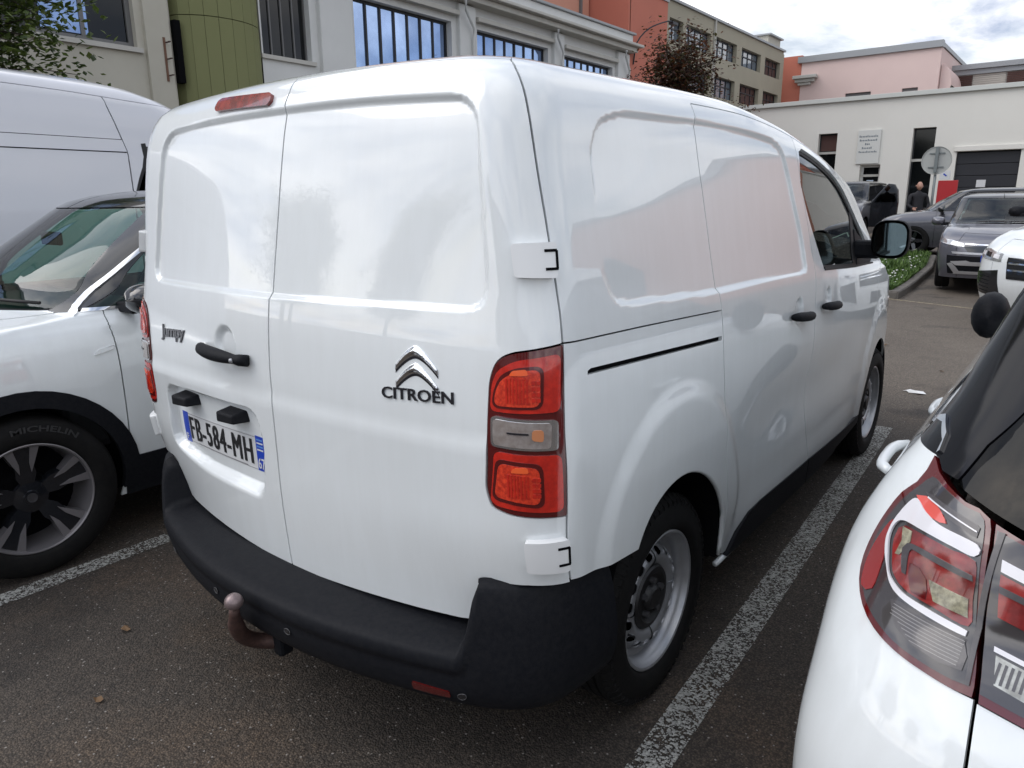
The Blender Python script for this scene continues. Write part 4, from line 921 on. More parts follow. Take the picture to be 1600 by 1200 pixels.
            for i in range(n):
                for j in range(k2): F.append((i*k2+j, i*k2+(j+1) % k2, (i+1)*k2+(j+1) % k2, (i+1)*k2+j))
            mb.add(V, F); mo = mb.build('door_mirror', sp.get('mm', paint), T, True); sharp(mo, 45)
            gl = [(sg*(mx_+.10*math.copysign(abs(math.cos(a))**.75, math.cos(a))), my_-.002, mz_+.066*math.copysign(abs(math.sin(a))**.75, math.sin(a))) for a in [2*math.pi*j/20 for j in range(20)]]
            mk('mirror_glass', gl, [tuple(range(20))], bsdf('mirror_glass', (.62, .72, .70), .03, metal=1), mo)
            mb = MB(); mb.box(min(sg*(mx_-.2), sg*(mx_-.05)), max(sg*(mx_-.2), sg*(mx_-.05)), my_+.02, my_+.09, mz_-.07, mz_-.02); mb.build('mirror_stalk', BLKPL, mo, bevel=.01)
    # front bumper/nose, bonnet, windscreen, roof
    f0 = U[3]-.02+g*2
    P['nose'] = pt('front_bumper', [(f0, 0), (2*UM-f0, 0), (2*UM-f0, vh), (f0, vh)], paint)
    P['bonnet'] = pt('bonnet', HL2+[(2*UM-a_, b_) for a_, b_ in HL2[::-1]]+[(2*UM-ub-.02, vc-.012), (ub+.02, vc-.012)], paint)
    ua0, ua1 = sp['apillar']
    P['ws'] = pt('windscreen', [(ua0+g, vc), (2*UM-ua0-g, vc), (2*UM-ua1-g, vt), (ua1+g, vt)], sp.get('wglass', GLASS), off=-.002, thick=.003)
    P['cowl'] = pt('cowl_panel', [(ua0-.1, vc-.012+g), (2*UM-ua0+.1, vc-.012+g), (2*UM-ua0, vc-.002), (ua0, vc-.002)], BLKPL, off=-.003)
    for k, (a0, a1) in enumerate(((.15, .62), (.52, .97))):
        uu = ua0+(2*UM-2*ua0)*np.linspace(a0, a1, 10); mb = MB(); q = [ring(u, vc+.012+.02*math.sin(math.pi*t)) for u, t in zip(uu, np.linspace(0, 1, 10))]
        mb.tube([(p[0], p[1]+.012, p[2]+.012) for p in q], .008, 6); mb.build('wiper', SEAL, P['ws'], True)
    er = vt+.004; vm = sp['vtop']
    P['roof'] = pt('roof', [(u, er) for u in np.linspace(-UM+.01, UM-.01, 60)]+[(u, vm) for u in np.linspace(UM-.01, -UM+.01, 60)], sp.get('roofm', paint), h=.08, bh=.06)
    P['hatch'] = pt('tailgate', sp.get('hatch_poly') or [(-hu+2*g, vh0), (hu-2*g, vh0), (hu+.05, vb), (-hu-.05, vb)], paint)
    P['rbump'] = pt('rear_bumper', [(-hu+2*g, 0), (hu-2*g, 0), (hu-2*g, vh0-2*g), (-hu+2*g, vh0-2*g)], paint)
    P['rglass'] = pt('rear_window', sp.get('rglass_poly') or [(-hu-.08, vb+.015), (hu+.08, vb+.015), (hu+.05, vt-.01), (-hu-.05, vt-.01)], sp.get('rg', GLASSD), off=-.002, thick=.004)
    # inside: floor, dash, seats, dark lining
    L = ring.R[3, 3]; mb = MB(); W = ring.R[3, 1]-.12
    mb.box(-W+.1, W-.1, .3, L-.4, .22, .34); mb.build('underbody', DARK, T)
    mb = MB(); yd = sp['dash_y']; zb = ring(U[2]-.6, vb)[2]
    mb.box(-W+.06, W-.06, yd-.35, yd+.25, .45, zb-.02); mb.build('dashboard', SEATM, T, bevel=.05)
    for sx in (-.37, .37):
        for yy in (yd-1.1, yd-2.0):
            mb = MB(); mb.box(sx-.24, sx+.24, yy, yy+.5, .4, .62); mb.box(sx-.23, sx+.23, yy-.10, yy+.05, .6, zb+.16); mb.build('seat', sp.get('seatm', SEATM), T, bevel=.06)
            mb = MB(); mb.box(sx-.12, sx+.12, yy-.09, yy+.0, zb+.18, zb+.34); mb.build('headrest', sp.get('seatm', SEATM), T, bevel=.04)
    if sp.get('wheel_x') is not None:
        wx = sp['wheel_x']; pts = [(wx+.18*math.cos(a), yd-.42-.06*math.sin(a), zb+.02+.17*math.sin(a)) for a in np.linspace(0, 2*math.pi, 25)]
        mb = MB(); mb.tube(pts, .014, 8, cap=False); mb.build('steering_wheel', SEAL, T, True)
    mb = MB(); c = ring(UM, vt-.12); mb.box(-.11, .11, c[1]-.14, c[1]-.11, c[2]-.05, c[2]+.02); mb.build('rear_view_mirror', SEAL, T, bevel=.01)
    return P
def front_poly(ring, pts, sg=1):
    """polygon given as (x, z) on the nose -> chart"""
    out = []
    for x, z in pts:
        q = ring.inv([(abs(x), z)], [0, 2], 1, (ring.U[2]+.02, ring.UM), (0, 1.0))[0]; u = q[0]
        if x < 0: u = 2*ring.UM-u
        out.append((u, q[1]))
    return np.array(out)
def rear_poly(ring, pts):
    out = []
    for x, z in pts:
        q = ring.inv([(abs(x), z)], [0, 2], 1, (0, ring.U[1]-.02), (0, 1.1))[0]; out.append((math.copysign(q[0], x), q[1]))
    return np.array(out)

# ---- near hatchback on the right of the picture
near = Thing('parked_car', 'white hatchback cropped by the right edge, its big red tail lamp in the foreground', 'car', (2.385, 0, 0), 0)
HBs = dict(vh=.90, vb=1.045, vc=1.10, vt=1.53, vtop=1.999, hatch_u=.598, hatch_v0=.28, arches=[(.79, .33, .365), (3.39, .33, .365)], seams=[1.12, 1.85, 2.92], hatch_poly=None,
    glass_y=((.48, .72), (3.02, 2.0)), pillars=((1.12, 1.05), (1.85, 1.70)), apillar=(4.25, 4.30), apm=BLKQ, cpm=BLKQ, glass=glassmat('side_privacy_glass', (.04, .05, .05), ior=1.45), trim=CHROME, cladding=True,
    hy=(.74, 1.62), hv=.80, hv2=.70, hmat=WHITE, mirror=(.875, 2.80, 1.07), folded=True, mm=BLKPL, dash_y=2.85, wheel_x=-.37,
    cpillar=lambda sg, uy, a, b: [(sg*.84, 1.047), (uy(.46, a), a-.012), (uy(.70, b), b), (uy(.70, b), 1.53), (sg*.70, 1.53), (sg*.70, 1.3), (sg*.764, 1.10), (sg*.766, 1.02), (sg*.806, 1.024)])
Lo = [(-0.821,0.760),(-0.836,0.803),(-0.844,0.858),(-0.846,0.904),(-0.844,0.947),(-0.830,0.980),(-0.833,1.010),(-0.845,1.043),(-0.806,1.019),(-0.774,1.004),(-0.725,0.985),(-0.678,0.971),(-0.642,0.878),(-0.617,0.779),(-0.602,0.683),(-0.624,0.682),(-0.668,0.686),(-0.710,0.691),(-0.754,0.703),(-0.792,0.725)]
Lo = smoothline(Lo, .02, True)
def qpoly(sg):
    edge = [(.598, 0), (.594, .3), (.587, .566), (.600, .680)]
    l = [(-a, b) for a, b in Lo]; l = np.array(l); k0 = np.argmin(np.hypot(l[:, 0]-.602, l[:, 1]-.683)); l = np.roll(l, -k0, 0)   # from seam bottom, anticlockwise along the bottom edge
    k1 = np.argmin(np.hypot(l[:, 0]-.845, l[:, 1]-1.043)); path = l[:k1+1]
    path = path+(path-np.array([.72, .85]))*.006
    vs = np.linspace(0, 1.045, 9); ue = [(abs(lerp_u(HB, 1.12, v, sg))-.0028, v) for v in vs]
    p = edge+[tuple(q) for q in path[1:]]+[(.850, 1.0455)]+ue[::-1]
    return [(sg*a, b) for a, b in p]
HBs['quarter_poly'] = {1: qpoly(1), -1: qpoly(-1)}
htop = [(.674,.9705),(.627,.955),(.583,.9435)]
HBs['hatch_poly'] = [(-a, b) for a, b in ((.592, .286), (.581, .566), (.594, .680))]+[(-.594,.683),(-.20,.640),(.20,.640),(.594,.683)]+[(a, b) for a, b in ((.594, .680), (.581, .566), (.592, .286))]
hb_low = [(-.592,.286),(.592,.286),(.581,.566),(.594,.676),(.48,.662),(0,.655),(-.48,.662),(-.594,.676),(-.581,.566)]
HBs['hatch_poly'] = hb_low
HBs['rglass_poly'] = [(-.762,1.012),(-.684,.986),(-.636,.971),(-.592,.962),(-.45,.950),(.45,.950),(.592,.962),(.636,.971),(.684,.986),(.762,1.012),(.76,1.10),(.70,1.30),(.68,1.50),(-.68,1.50),(-.70,1.30),(-.76,1.10)]
HBs['rg'] = glassmat('rear_privacy_glass', (.012, .013, .015), ior=1.30)
nP = build_car(near, HB, WHITE, HBs, h=.04, bh=.015)
SMOKE = bsdf('lamp_smoke', (.045, .040, .042), .10, coat=1)
REDT = bsdf('lamp_dark_red', (.10, .005, .006), .08, coat=1)
REDP = bsdf('lamp_pink_red', (.30, .030, .028), .12, coat=1, noise=(26, .8, (.09, .010, .010)))
LWH = bsdf('lamp_light_guide', (.72, .71, .74), .2, coat=1)
CREAMY = bsdf('lamp_cream', (.42, .40, .28), .12, coat=1, noise=(60, .8, (.08, .07, .05)))
LGRY = bsdf('lamp_grey', (.075, .068, .072), .25, coat=.5, noise=(60, .7, (.05, .045, .05)))
LGRY2 = bsdf('lamp_groove_grey', (.22, .21, .21), .2, coat=1)
def lpart(nm, poly, mat, par_, off, sg, th=.005, st=.012, h=.02, bh=.006):
    p = smoothline(poly, st, True) if st else np.array(poly); return patch(nm, HB, [(-sg*a, b) for a, b in p], mat, par_, off=off, h=h, bh=bh, thick=th)
for sg in (-1, 1):
    s = 1 if sg < 0 else -1
    t = patch('tail_lamp', HB, [(s*a, b) for a, b in Lo], REDT, near, off=.004, h=.02, bh=.008, thick=.03)
    f = lambda nm, poly, mat, off, st=.012, th=.004: patch(nm, HB, [(s*a, b) for a, b in (smoothline(poly, st, True) if st else poly)], mat, t, off=off, h=.02, bh=.005, thick=th)
    f('lamp_bezel', [(-0.808,0.768),(-0.824,0.815),(-0.831,0.870),(-0.829,0.930),(-0.816,0.974),(-0.806,1.004),(-0.770,0.994),(-0.720,0.977),(-0.683,0.965),(-0.648,0.876),(-0.622,0.787),(-0.609,0.699),(-0.630,0.697),(-0.676,0.700),(-0.718,0.706),(-0.762,0.722),(-0.792,.742)], SMOKE, .006)
    f('side_marker', [(-0.806,0.756),(-0.819,0.807),(-0.821,0.855),(-0.814,0.897),(-0.795,0.857),(-0.783,0.811),(-0.781,0.765)], bsdf('lamp_vivid_red', (.26, .008, .008), .12, coat=1), .008)
    f('inner_reflector', [(-0.774,0.843),(-0.788,0.868),(-0.792,0.890),(-0.783,0.900),(-0.738,0.901),(-0.694,0.898),(-0.660,0.895),(-0.640,0.836),(-0.632,0.794),(-0.680,0.798),(-0.722,0.800),(-0.742,0.806),(-0.759,0.818)], REDP, .008)
    f('light_guide', [(-0.771,0.820),(-0.790,0.844),(-0.804,0.871),(-0.808,0.907),(-0.799,0.952),(-0.764,0.939),(-0.731,0.929),(-0.669,0.922),(-0.664,0.902),(-0.697,0.904),(-0.742,0.907),(-0.788,0.907),(-0.801,0.894),(-0.797,0.869),(-0.780,0.840),(-0.762,0.813),(-0.743,0.801),(-0.721,0.794),(-0.678,0.791),(-0.630,0.786),(-0.630,0.776),(-0.685,0.779),(-0.729,0.785),(-0.752,0.797)], LWH, .011, .006)
    f('red_wedge', [(-0.803,0.958),(-0.784,0.965),(-0.755,0.958),(-0.725,0.935),(-0.750,0.934),(-0.772,0.942)], bsdf('lamp_coral', (.70, .10, .08), .15, coat=1), .009)
    f('upper_grey_strip', [(-.792,.972),(-.776,.972),(-.700,.956),(-.680,.950),(-.676,.932),(-.700,.938),(-.745,.950)], LGRY, .0085, .01)
    f('edge_line', [(-0.779,0.966),(-0.680,0.943),(-0.679,0.9405),(-0.779,0.9635)], LWH, .011, None)
    f('grey_guide', [(-0.763,0.864),(-0.760,0.875),(-0.735,0.879),(-0.654,0.872),(-0.650,0.864),(-0.729,0.869),(-0.749,0.866),(-0.736,0.826),(-0.743,0.826)], LGRY, .010, .006)
    f('dark_red_block', [(-0.739,0.848),(-0.722,0.848),(-0.705,0.836),(-0.693,0.804),(-0.716,0.804)], REDT, .010)
    f('cream_reflector', [(-0.701,0.838),(-0.645,0.836),(-0.636,0.807),(-0.683,0.808)], CREAMY, .010, None)
    f('cream_reflector', [(-.785,.897),(-.765,.897),(-.757,.880),(-.762,.850),(-.770,.848),(-.772,.875)], CREAMY, .0095)
    cl = f('clear_lens', [(-0.741,0.771),(-0.725,0.778),(-0.683,0.773),(-0.630,0.770),(-0.621,0.718),(-0.648,0.714),(-0.686,0.718),(-0.718,0.732)], LGRY, .009, .02)
    for k in range(16):
        v = .722+k*.0032; u0 = -.733+.0*k if k > 6 else -.725+.004*(6-k)*0; f_ = [(u0+.004*(max(0, 8-k)), v), (-.628, v), (-.628, v+.0012), (u0+.004*(max(0, 8-k)), v+.0012)]
        patch('lens_groove', HB, [(s*a, b) for a, b in f_], LGRY2 if k % 2 == 0 else SMOKE, cl, off=.0098, h=.03, bh=.03, thick=0)
    f('inner_edge', [(-.656,.955),(-.648,.955),(-.617,.800),(-.608,.700),(-.613,.700),(-.624,.800)], LGRY, .009, None)
patch('tailgate_panel', HB, [(-.425,.664),(.425,.664),(.412,.80),(.432,.936),(-.432,.936),(-.412,.80)], WHITE, near, h=.05, bh=.03)
# tailgate half of the lamps
for s in (1, -1):
    po = [(-.667,.966),(-.628,.953),(-.583,.942),(-.44,.925),(-.42,.80),(-.44,.672),(-.533,.671),(-.592,.678),(-.610,.782),(-.634,.882)]
    tl = patch('tailgate_lamp', HB, [(s*a, b) for a, b in po], REDT, near, off=.004, h=.02, bh=.008, thick=.03)
    f = lambda nm, poly, mat, off, st=None, th=.004: patch(nm, HB, [(s*a, b) for a, b in (smoothline(poly, st, True) if st else poly)], mat, tl, off=off, h=.02, bh=.005, thick=th)
    f('lamp_bezel', [(-.660,.956),(-.625,.946),(-.45,.918),(-.43,.80),(-.45,.686),(-.539,.687),(-.594,.694),(-.610,.784),(-.633,.883)], SMOKE, .006)
    f('light_guide', [(-.633,.913),(-.563,.897),(-.46,.885),(-.46,.868),(-.555,.878),(-.627,.894)], LWH, .010)
    f('inner_reflector', [(-.626,.890),(-.553,.873),(-.46,.86),(-.46,.806),(-.531,.813),(-.607,.826)], REDP, .008)
    f('grey_guide', [(-.620,.872),(-.46,.845),(-.46,.836),(-.617,.862)], LGRY, .010)
    f('light_guide', [(-.597,.780),(-.518,.768),(-.46,.764),(-.46,.756),(-.516,.760),(-.595,.771)], LWH, .010)
    f('clear_lens', [(-.591,.766),(-.515,.754),(-.46,.75),(-.46,.70),(-.503,.703),(-.581,.717)], bsdf('lamp_fluted', (.50, .50, .46), .1, metal=.4, coat=1, noise=(45, .7, (.15, .14, .11))), .009)
    for k in range(9): a = -.584+.0085*k; f('lens_flute', [(a, .720), (a+.004, .720), (a+.004, .756), (a, .757)], SMOKE, .0103)
# black gloss quarter below the glass and the bright window corner strip
for s in (1, -1):
    patch('chrome_strip', HB, [(s*a, b) for a, b in [(-.845,1.049),(-.842,1.056),(-.862,1.092),(-.915,1.122),(-.985,1.100),(-.905,1.105),(-.856,1.075)]], CHROME, near, off=.006, h=.02, bh=.01, thick=.006)
for y in (.79, 3.39):
    for sg in (1, -1): alloy(near, .872, y, .335, sg, .335, .21, STEEL, BLKGL, 5)
patch('fuel_flap', HB, rpoly([(1.5,.70),(1.66,.70),(1.66,.83),(1.5,.83)], .03), WHITE, near, off=.003, thick=.004)
patch('number_plate', HB, [(-.26,.43),(.26,.43),(.26,.55),(-.26,.55)], PLATE, near, off=.006, thick=.01)

# ---- white crossover on the left, nose towards the viewer
SV = Ring([
 (.00,.870,.06,4.38,.25,.25,.30,.30,.05,.10,  .24,.24,.24,.24,.24,.24),
 (.20,.905,.00,4.45,.25,.26,.30,.34,.05,.10,  .42,.42,.42,.42,.42,.42),
 (.40,.925,.00,4.48,.26,.28,.30,.36,.05,.12,  .62,.62,.62,.60,.58,.55),
 (.60,.928,.02,4.47,.27,.30,.30,.38,.05,.12,  .80,.82,.83,.80,.76,.70),
 (.75,.922,.05,4.44,.27,.30,.30,.40,.06,.12,  .92,.94,.94,.91,.87,.80),
 (.85,.905,.08,4.38,.27,.28,.32,.42,.06,.12,  1.0,1.01,1.01,.99,.96,.88),
 (.92,.880,.10,4.28,.26,.26,.34,.42,.06,.12,  1.05,1.06,1.055,1.045,1.01,.94),
 (1.02,.850,.13,3.98,.25,.23,.36,.42,.05,.10, 1.09,1.10,1.09,1.085,1.07,.99),
 (1.14,.822,.16,3.62,.25,.21,.40,.42,.05,.10, 1.14,1.15,1.13,1.125,1.13,1.05),
 (1.22,.800,.20,3.45,.25,.20,.40,.40,.05,.09, 1.20,1.21,1.19,1.19,1.19,1.15),
 (1.35,.760,.28,3.30,.24,.20,.40,.34,.05,.08, 1.32,1.33,1.31,1.30,1.30,1.30),
 (1.50,.710,.36,3.06,.22,.18,.38,.28,.05,.07, 1.46,1.47,1.46,1.46,1.45,1.45),
 (1.62,.650,.42,2.84,.20,.17,.34,.26,.05,.06, 1.57,1.60,1.605,1.59,1.58,1.58),
 (1.76,.480,.60,2.62,.18,.16,.25,.22,.04,.05, 1.63,1.66,1.665,1.64,1.63,1.63),
 (2.00,.004,1.2,1.90,.002,.1,.002,.10,.001,.001, 1.66,1.675,1.68,1.67,1.67,1.67)], [0, .8, 2.2, 3.2, 3.9, 4.48], U=(.62, 1.02, 4.1, 4.6, 5.25))
suv = Thing('parked_car', 'white crossover at the left edge beside the panel van, with black wheel arch cladding', 'car', (-2.55, 3.44, 0), math.pi)
ua0_, ua1_ = lerp_u(SV, 3.27, 1.165, 1), lerp_u(SV, 2.70, 1.60, 1)
SVs = dict(vh=.94, vb=1.14, vc=1.165, vt=1.60, vtop=1.999, arches=[(.865, .365, .40), (3.54, .365, .40)], seams=[1.25, 2.10, 3.11], bonnet_u=ua0_-.06,
    glass_y=((.62, .85), (3.19, 2.56)), pillars=((1.25, 1.2), (2.10, 2.0)), apillar=(ua0_, ua1_), apm=BLKGL, cpm=BLKGL, trim=CHROME, cladding=True, glass=GLASS,
    hy=(1.45, 2.25), hv=.93, mirror=(1.0, 2.95, 1.175), mm=BLKGL, dash_y=3.05, wheel_x=-.38, roofm=BLKGL,
    wglass=glassmat('green_windscreen', (.40, .62, .54), ior=1.55), seatm=bsdf('light_seats', (.16, .17, .17), .8),
    cpillar=lambda sg, uy, a, b: [(sg*.72, 1.145), (uy(.58, a), a), (uy(.82, b), b), (uy(.82, b), 1.60), (sg*.72, 1.60)])
# the bonnet side shut line and fender meet along the shoulder
sP = build_car(suv, SV, WHITE, SVs, h=.05, bh=.02)
txt_u0 = -.05
for y, st in ((.865, 0), (3.54, 0)):
    for sg in (1, -1): alloy(suv, .918, y, .36, sg, .36, .245, bsdf('machined_alloy', (.22, .21, .22), .30, metal=.5), BLKGL, 5, rz=.30, txt='MICHELIN' if (sg < 0 and y > 3) else None)

# bright strip along the front edge of the side window, turn-signal repeater, inner tyre mark
for sg in (1, -1):
    uy = lambda y, v: lerp_u(SV, y, v, sg)
    ln_ = smoothline([(3.24, 1.115), (3.06, 1.238), (2.88, 1.362), (2.60, 1.545)], .04); dd_ = np.array([.0045, .0058])
    patch('window_strip', SV, np.concatenate([SV.side(ln_-dd_, sg), SV.side(ln_+dd_, sg)[::-1]]), CHROME, suv, off=.010, h=.05, bh=.03, thick=.012)
    patch('repeater', SV, rpoly([(uy(3.215, .79), .785), (uy(3.115, .82), .802), (uy(3.115, .83), .825), (uy(3.20, .80), .812)], .008), CHROME, suv, off=.006, h=.03, bh=.01, thick=.01)
hl = front_poly(SV, [(.50, .66), (.88, .74), (.90, .82), (.50, .75)])
for k in (1, -1): patch('headlight', SV, hl if k > 0 else [(2*SV.UM-a, b) for a, b in hl], CLEAR, suv, off=.006, h=.04, bh=.02, thick=.01)
patch('grille', SV, front_poly(SV, [(-.45, .60), (.45, .60), (.48, .74), (-.48, .74)]), BLKGL, suv, off=.006, h=.05, bh=.03)
patch('lower_intake', SV, front_poly(SV, [(-.6, .32), (.6, .32), (.55, .48), (-.55, .48)]), BLKPL, suv, off=.006, h=.05, bh=.03)
# ------------------------------------------------------------------ tall van beyond the crossover
TV = Ring([
 (.00,.90,.05,5.35,.15,.15,.30,.30,.03,.10, .26,.26,.26,.26,.26,.26),
 (.40,.96,.02,5.45,.15,.15,.30,.35,.03,.12, .60,.60,.60,.60,.58,.55),
 (.80,.98,.03,5.45,.15,.15,.30,.40,.03,.12, 1.0,1.0,1.0,1.0,.98,.90),
 (1.10,.98,.05,5.20,.14,.14,.32,.45,.03,.12,1.3,1.3,1.3,1.3,1.26,1.1),
 (1.30,.97,.06,4.85,.14,.14,.34,.45,.03,.10,1.5,1.5,1.5,1.5,1.5,1.4),
 (1.80,.945,.09,4.70,.14,.14,.34,.40,.03,.08,2.0,2.0,2.0,2.0,2.0,2.0),
 (2.10,.925,.12,4.52,.14,.14,.34,.40,.03,.08,2.26,2.28,2.29,2.28,2.26,2.26),
 (2.22,.905,.14,4.42,.14,.14,.34,.40,.03,.08,2.37,2.40,2.41,2.39,2.35,2.34),
 (2.32,.86,.18,4.28,.14,.14,.34,.40,.03,.08,2.44,2.475,2.49,2.46,2.42,2.40),
 (2.45,.74,.28,4.05,.14,.14,.30,.36,.03,.06,2.48,2.515,2.535,2.51,2.48,2.46),
 (2.90,.004,1.4,3.0,.002,.1,.002,.1,.001,.001, 2.52,2.55,2.57,2.56,2.55,2.55)], [0, .8, 2.2, 3.3, 4.0, 5.45], U=(.75, 1.0, 4.2, 4.8, 5.4))
bigv = Thing('delivery_van', 'tall white van standing behind the white crossover at the left edge', 'van', (-5.05, -2.05, 0), 0)
BVP = bsdf('van_white_grey', (.68, .69, .73), .34, coat=.9, coat_rough=.03, noise=(2.2, .12, (.6, .6, .63)))
def tvu(y, v, sg): return lerp_u(TV, y, v, sg)
for sg in (1, -1):
    G = .004
    cl = lambda a, b, d: [(tvu(3.72-.12*max(0, v-1.78)/.445, v, sg)+d*sg*G, v) for v in np.linspace(a, b, max(3, int((b-a)/.06)))]
    lo = [(sg*.75, 0)]+cl(0, 1.78, -1)+[(sg*.75, 1.78)]
    patch('side_panel', TV, lo, BVP, bigv, h=.12, bh=.06, holes=[arch_hole(TV, 1.0, .36, .40, sg)], thick=.015)
    patch('side_panel', TV, [(sg*.75, 1.788)]+cl(1.788, 1.88, -1)+[(sg*.75, 1.88)], BVP, bigv, h=.12, bh=.06, off=.006, thick=.02)
    patch('side_panel', TV, [(sg*.75, 1.886)]+cl(1.886, 2.225, -1)+[(sg*.75, 2.225)], BVP, bigv, h=.12, bh=.06, thick=.015)
    patch('cab_side', TV, cl(0, 2.225, 1)+[(sg*4.7, 2.225), (sg*4.7, 0)], BVP, bigv, h=.10, bh=.05, holes=[arch_hole(TV, 4.4, .36, .40, sg), [(tvu(3.86, 1.22, sg), 1.22), (sg*4.55, 1.22), (sg*4.60, 1.35), (sg*4.55, 1.80), (tvu(3.86, 1.84, sg), 1.84)]], thick=.015)
    patch('side_window', TV, [(tvu(3.86, 1.22, sg), 1.22), (sg*4.55, 1.22), (sg*4.60, 1.35), (sg*4.55, 1.80), (tvu(3.86, 1.84, sg), 1.84)], GLASSD, bigv, off=-.006, h=.15, bh=.08, thick=0)
    patch('door_line', TV, [(tvu(3.83, 1.86, sg), 1.86), (tvu(3.87, 1.86, sg), 1.866), (tvu(3.89, 1.2, sg), 1.2), (tvu(3.883, 1.2, sg), 1.2)], SEAL, bigv, off=.001, h=.2, bh=.1, thick=0)
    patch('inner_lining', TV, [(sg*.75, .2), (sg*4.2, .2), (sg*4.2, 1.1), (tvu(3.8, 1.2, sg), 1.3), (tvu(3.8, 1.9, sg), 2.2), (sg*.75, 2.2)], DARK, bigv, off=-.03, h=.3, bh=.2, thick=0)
    for y in (1.0, 4.4): alloy(bigv, .93, y, .36, sg, .36, .22, STEEL, HUB, 6, detail=False); housing(bigv, y, .36, .43, .9, sg)
patch('roof', TV, [(u, 2.231) for u in np.linspace(-5.39, 5.39, 50)]+[(u, 2.899) for u in np.linspace(5.39, -5.39, 50)], BVP, bigv, h=.12, bh=.08)
patch('rear_door', TV, [(-.745, .02), (.745, .02), (.745, 2.225), (-.745, 2.225)], BVP, bigv, h=.2, bh=.1)
patch('front_face', TV, [(4.71, 0), (10.8-4.71, 0), (10.8-4.71, 1.12), (4.71, 1.12)], BVP, bigv, h=.12, bh=.08)
patch('windscreen', TV, [(4.71, 1.15), (10.8-4.71, 1.15), (10.8-4.71, 2.1), (4.71, 2.1)], GLASSD, bigv, h=.15, bh=.1)
patch('front_header', TV, [(4.71, 2.11), (10.8-4.71, 2.11), (10.8-4.71, 2.225), (4.71, 2.225)], BVP, bigv, h=.15, bh=.1)
mb = MB(); mb.box(-.8, .8, .3, 5.0, .25, .4); mb.build('underbody', DARK, bigv)

# ------------------------------------------------------------------ cars on the far side
def scaled(ring, L, W, H, y0=None):
    k = ring.R.copy(); sy = L/(ring.R[2, 3]); sx = W/ring.R[3, 1]; sz = H/ring.R[-1, 12]
    k[:, [2, 3, 5, 7, 8, 9]] *= sy; k[:, [1, 4, 6]] *= sx; k[:, 10:] *= sz
    r = Ring(k, ring.ys*sy, ring.U); return r, sy, sx, sz
def far_car(name_, label, ring0, sp0, L, W, H, loc, rz, paint, **over):
    rg, sy, sx, sz = scaled(ring0, L, W, H); T = Thing('parked_car', label, 'car', loc, rz)
    sp = dict(sp0); sp['arches'] = [(a*sy, z*sz, r*sz) for a, z, r in sp0['arches']]; sp['seams'] = [y*sy for y in sp0['seams']]
    sp['glass_y'] = tuple((a*sy, b*sy) for a, b in sp0['glass_y']); sp['pillars'] = tuple((a*sy, b*sy) for a, b in sp0['pillars']); sp['hy'] = tuple(h*sy for h in sp0['hy'])
    sp['dash_y'] = sp0['dash_y']*sy; m = sp0['mirror']; sp['mirror'] = (m[0]*sx, m[1]*sy, m[2]*sz); cp = sp0['cpillar']; sp['cpillar'] = lambda sg, uy, a, b: cp(sg, (lambda y, v: uy(y*sy, v)), a, b)
    sp.update(over); P = build_car(T, rg, paint, sp, h=.12, bh=.05); wr = .345*1.02
    for y in sp['arches']:
        for sg in (1, -1): alloy(T, W-.015, y[0], wr, sg, wr, .22, STEEL, BLKGL, 5, detail=False)
    return T, rg, P
GREY = bsdf('grey_metallic', (.085, .085, .10), .30, metal=.35, coat=1)
GREYL = bsdf('grey_blue_metallic', (.13, .13, .155), .28, metal=.35, coat=1)
SILV = bsdf('satin_silver', (.55, .55, .57), .3, metal=.6)
HLW = bsdf('headlight', (.62, .64, .66), .08, metal=.5, coat=1, noise=(20, .7, (.16, .16, .17)))
b6 = R(7); nose = np.array([.74, 12.95]); hd = np.array([math.sin(b6), -math.cos(b6)]); Lc = 4.21; lc = nose-hd*Lc
cr, crR, crP = far_car('crossland', 'dark grey crossover facing the camera behind the white van nose at the right edge', SV, SVs, Lc, .885, 1.60, (lc[0], lc[1], .07), math.pi+b6, GREYL, mm=GREYL, glass=GLASSD, trim=SEAL, wheel_x=-.38)
def fp(T, ring, name, pts, mat, off=.006, both=True, **k):
    p = front_poly(ring, pts); kk = dict(h=.05, bh=.025, thick=.012); kk.update(k); patch(name, ring, p, mat, T, off=off, **kk)
    if both: patch(name, ring, [(2*ring.UM-a, b) for a, b in p], mat, T, off=off, **kk)
fp(cr, crR, 'headlight', [(.50, .735), (.62, .745), (.86, .80), (.84, .865), (.70, .845), (.52, .79)], HLW)
fp(cr, crR, 'daytime_light', [(.55, .742), (.82, .79), (.82, .802), (.55, .754)], LWH, .010)
fp(cr, crR, 'grille', [(-.46, .66), (.46, .66), (.52, .755), (-.52, .755)], BLKGL, both=False)
fp(cr, crR, 'grille_bar', [(-.50, .770), (.50, .770), (.50, .790), (-.50, .790)], CHROME, .012, both=False)
fp(cr, crR, 'grille_bar', [(-.66, .625), (.66, .625), (.68, .660), (-.68, .660)], SILV, .012, both=False)
fp(cr, crR, 'lower_intake', [(-.70, .30), (.70, .30), (.74, .60), (-.74, .60)], BLKPL, .007, both=False)
fp(cr, crR, 'skid_trim', [(.22, .44), (.60, .44), (.68, .50), (.46, .52), (.40, .50), (.22, .50)], SILV, .016)
fp(cr, crR, 'skid_trim', [(-.62, .30), (.62, .30), (.60, .345), (-.60, .345)], SILV, .016, both=False)
fp(cr, crR, 'skid_trim', [(.60, .30), (.72, .46), (.66, .48), (.54, .34)], SILV, .016)
fp(cr, crR, 'plate_holder', [(-.26, .50), (.26, .50), (.26, .61), (-.26, .61)], PLATE, .020, both=False)
fp(cr, crR, 'euro_band', [(.215, .50), (.26, .50), (.26, .61), (.215, .61)], BLUE, .0215, both=False, thick=.002)

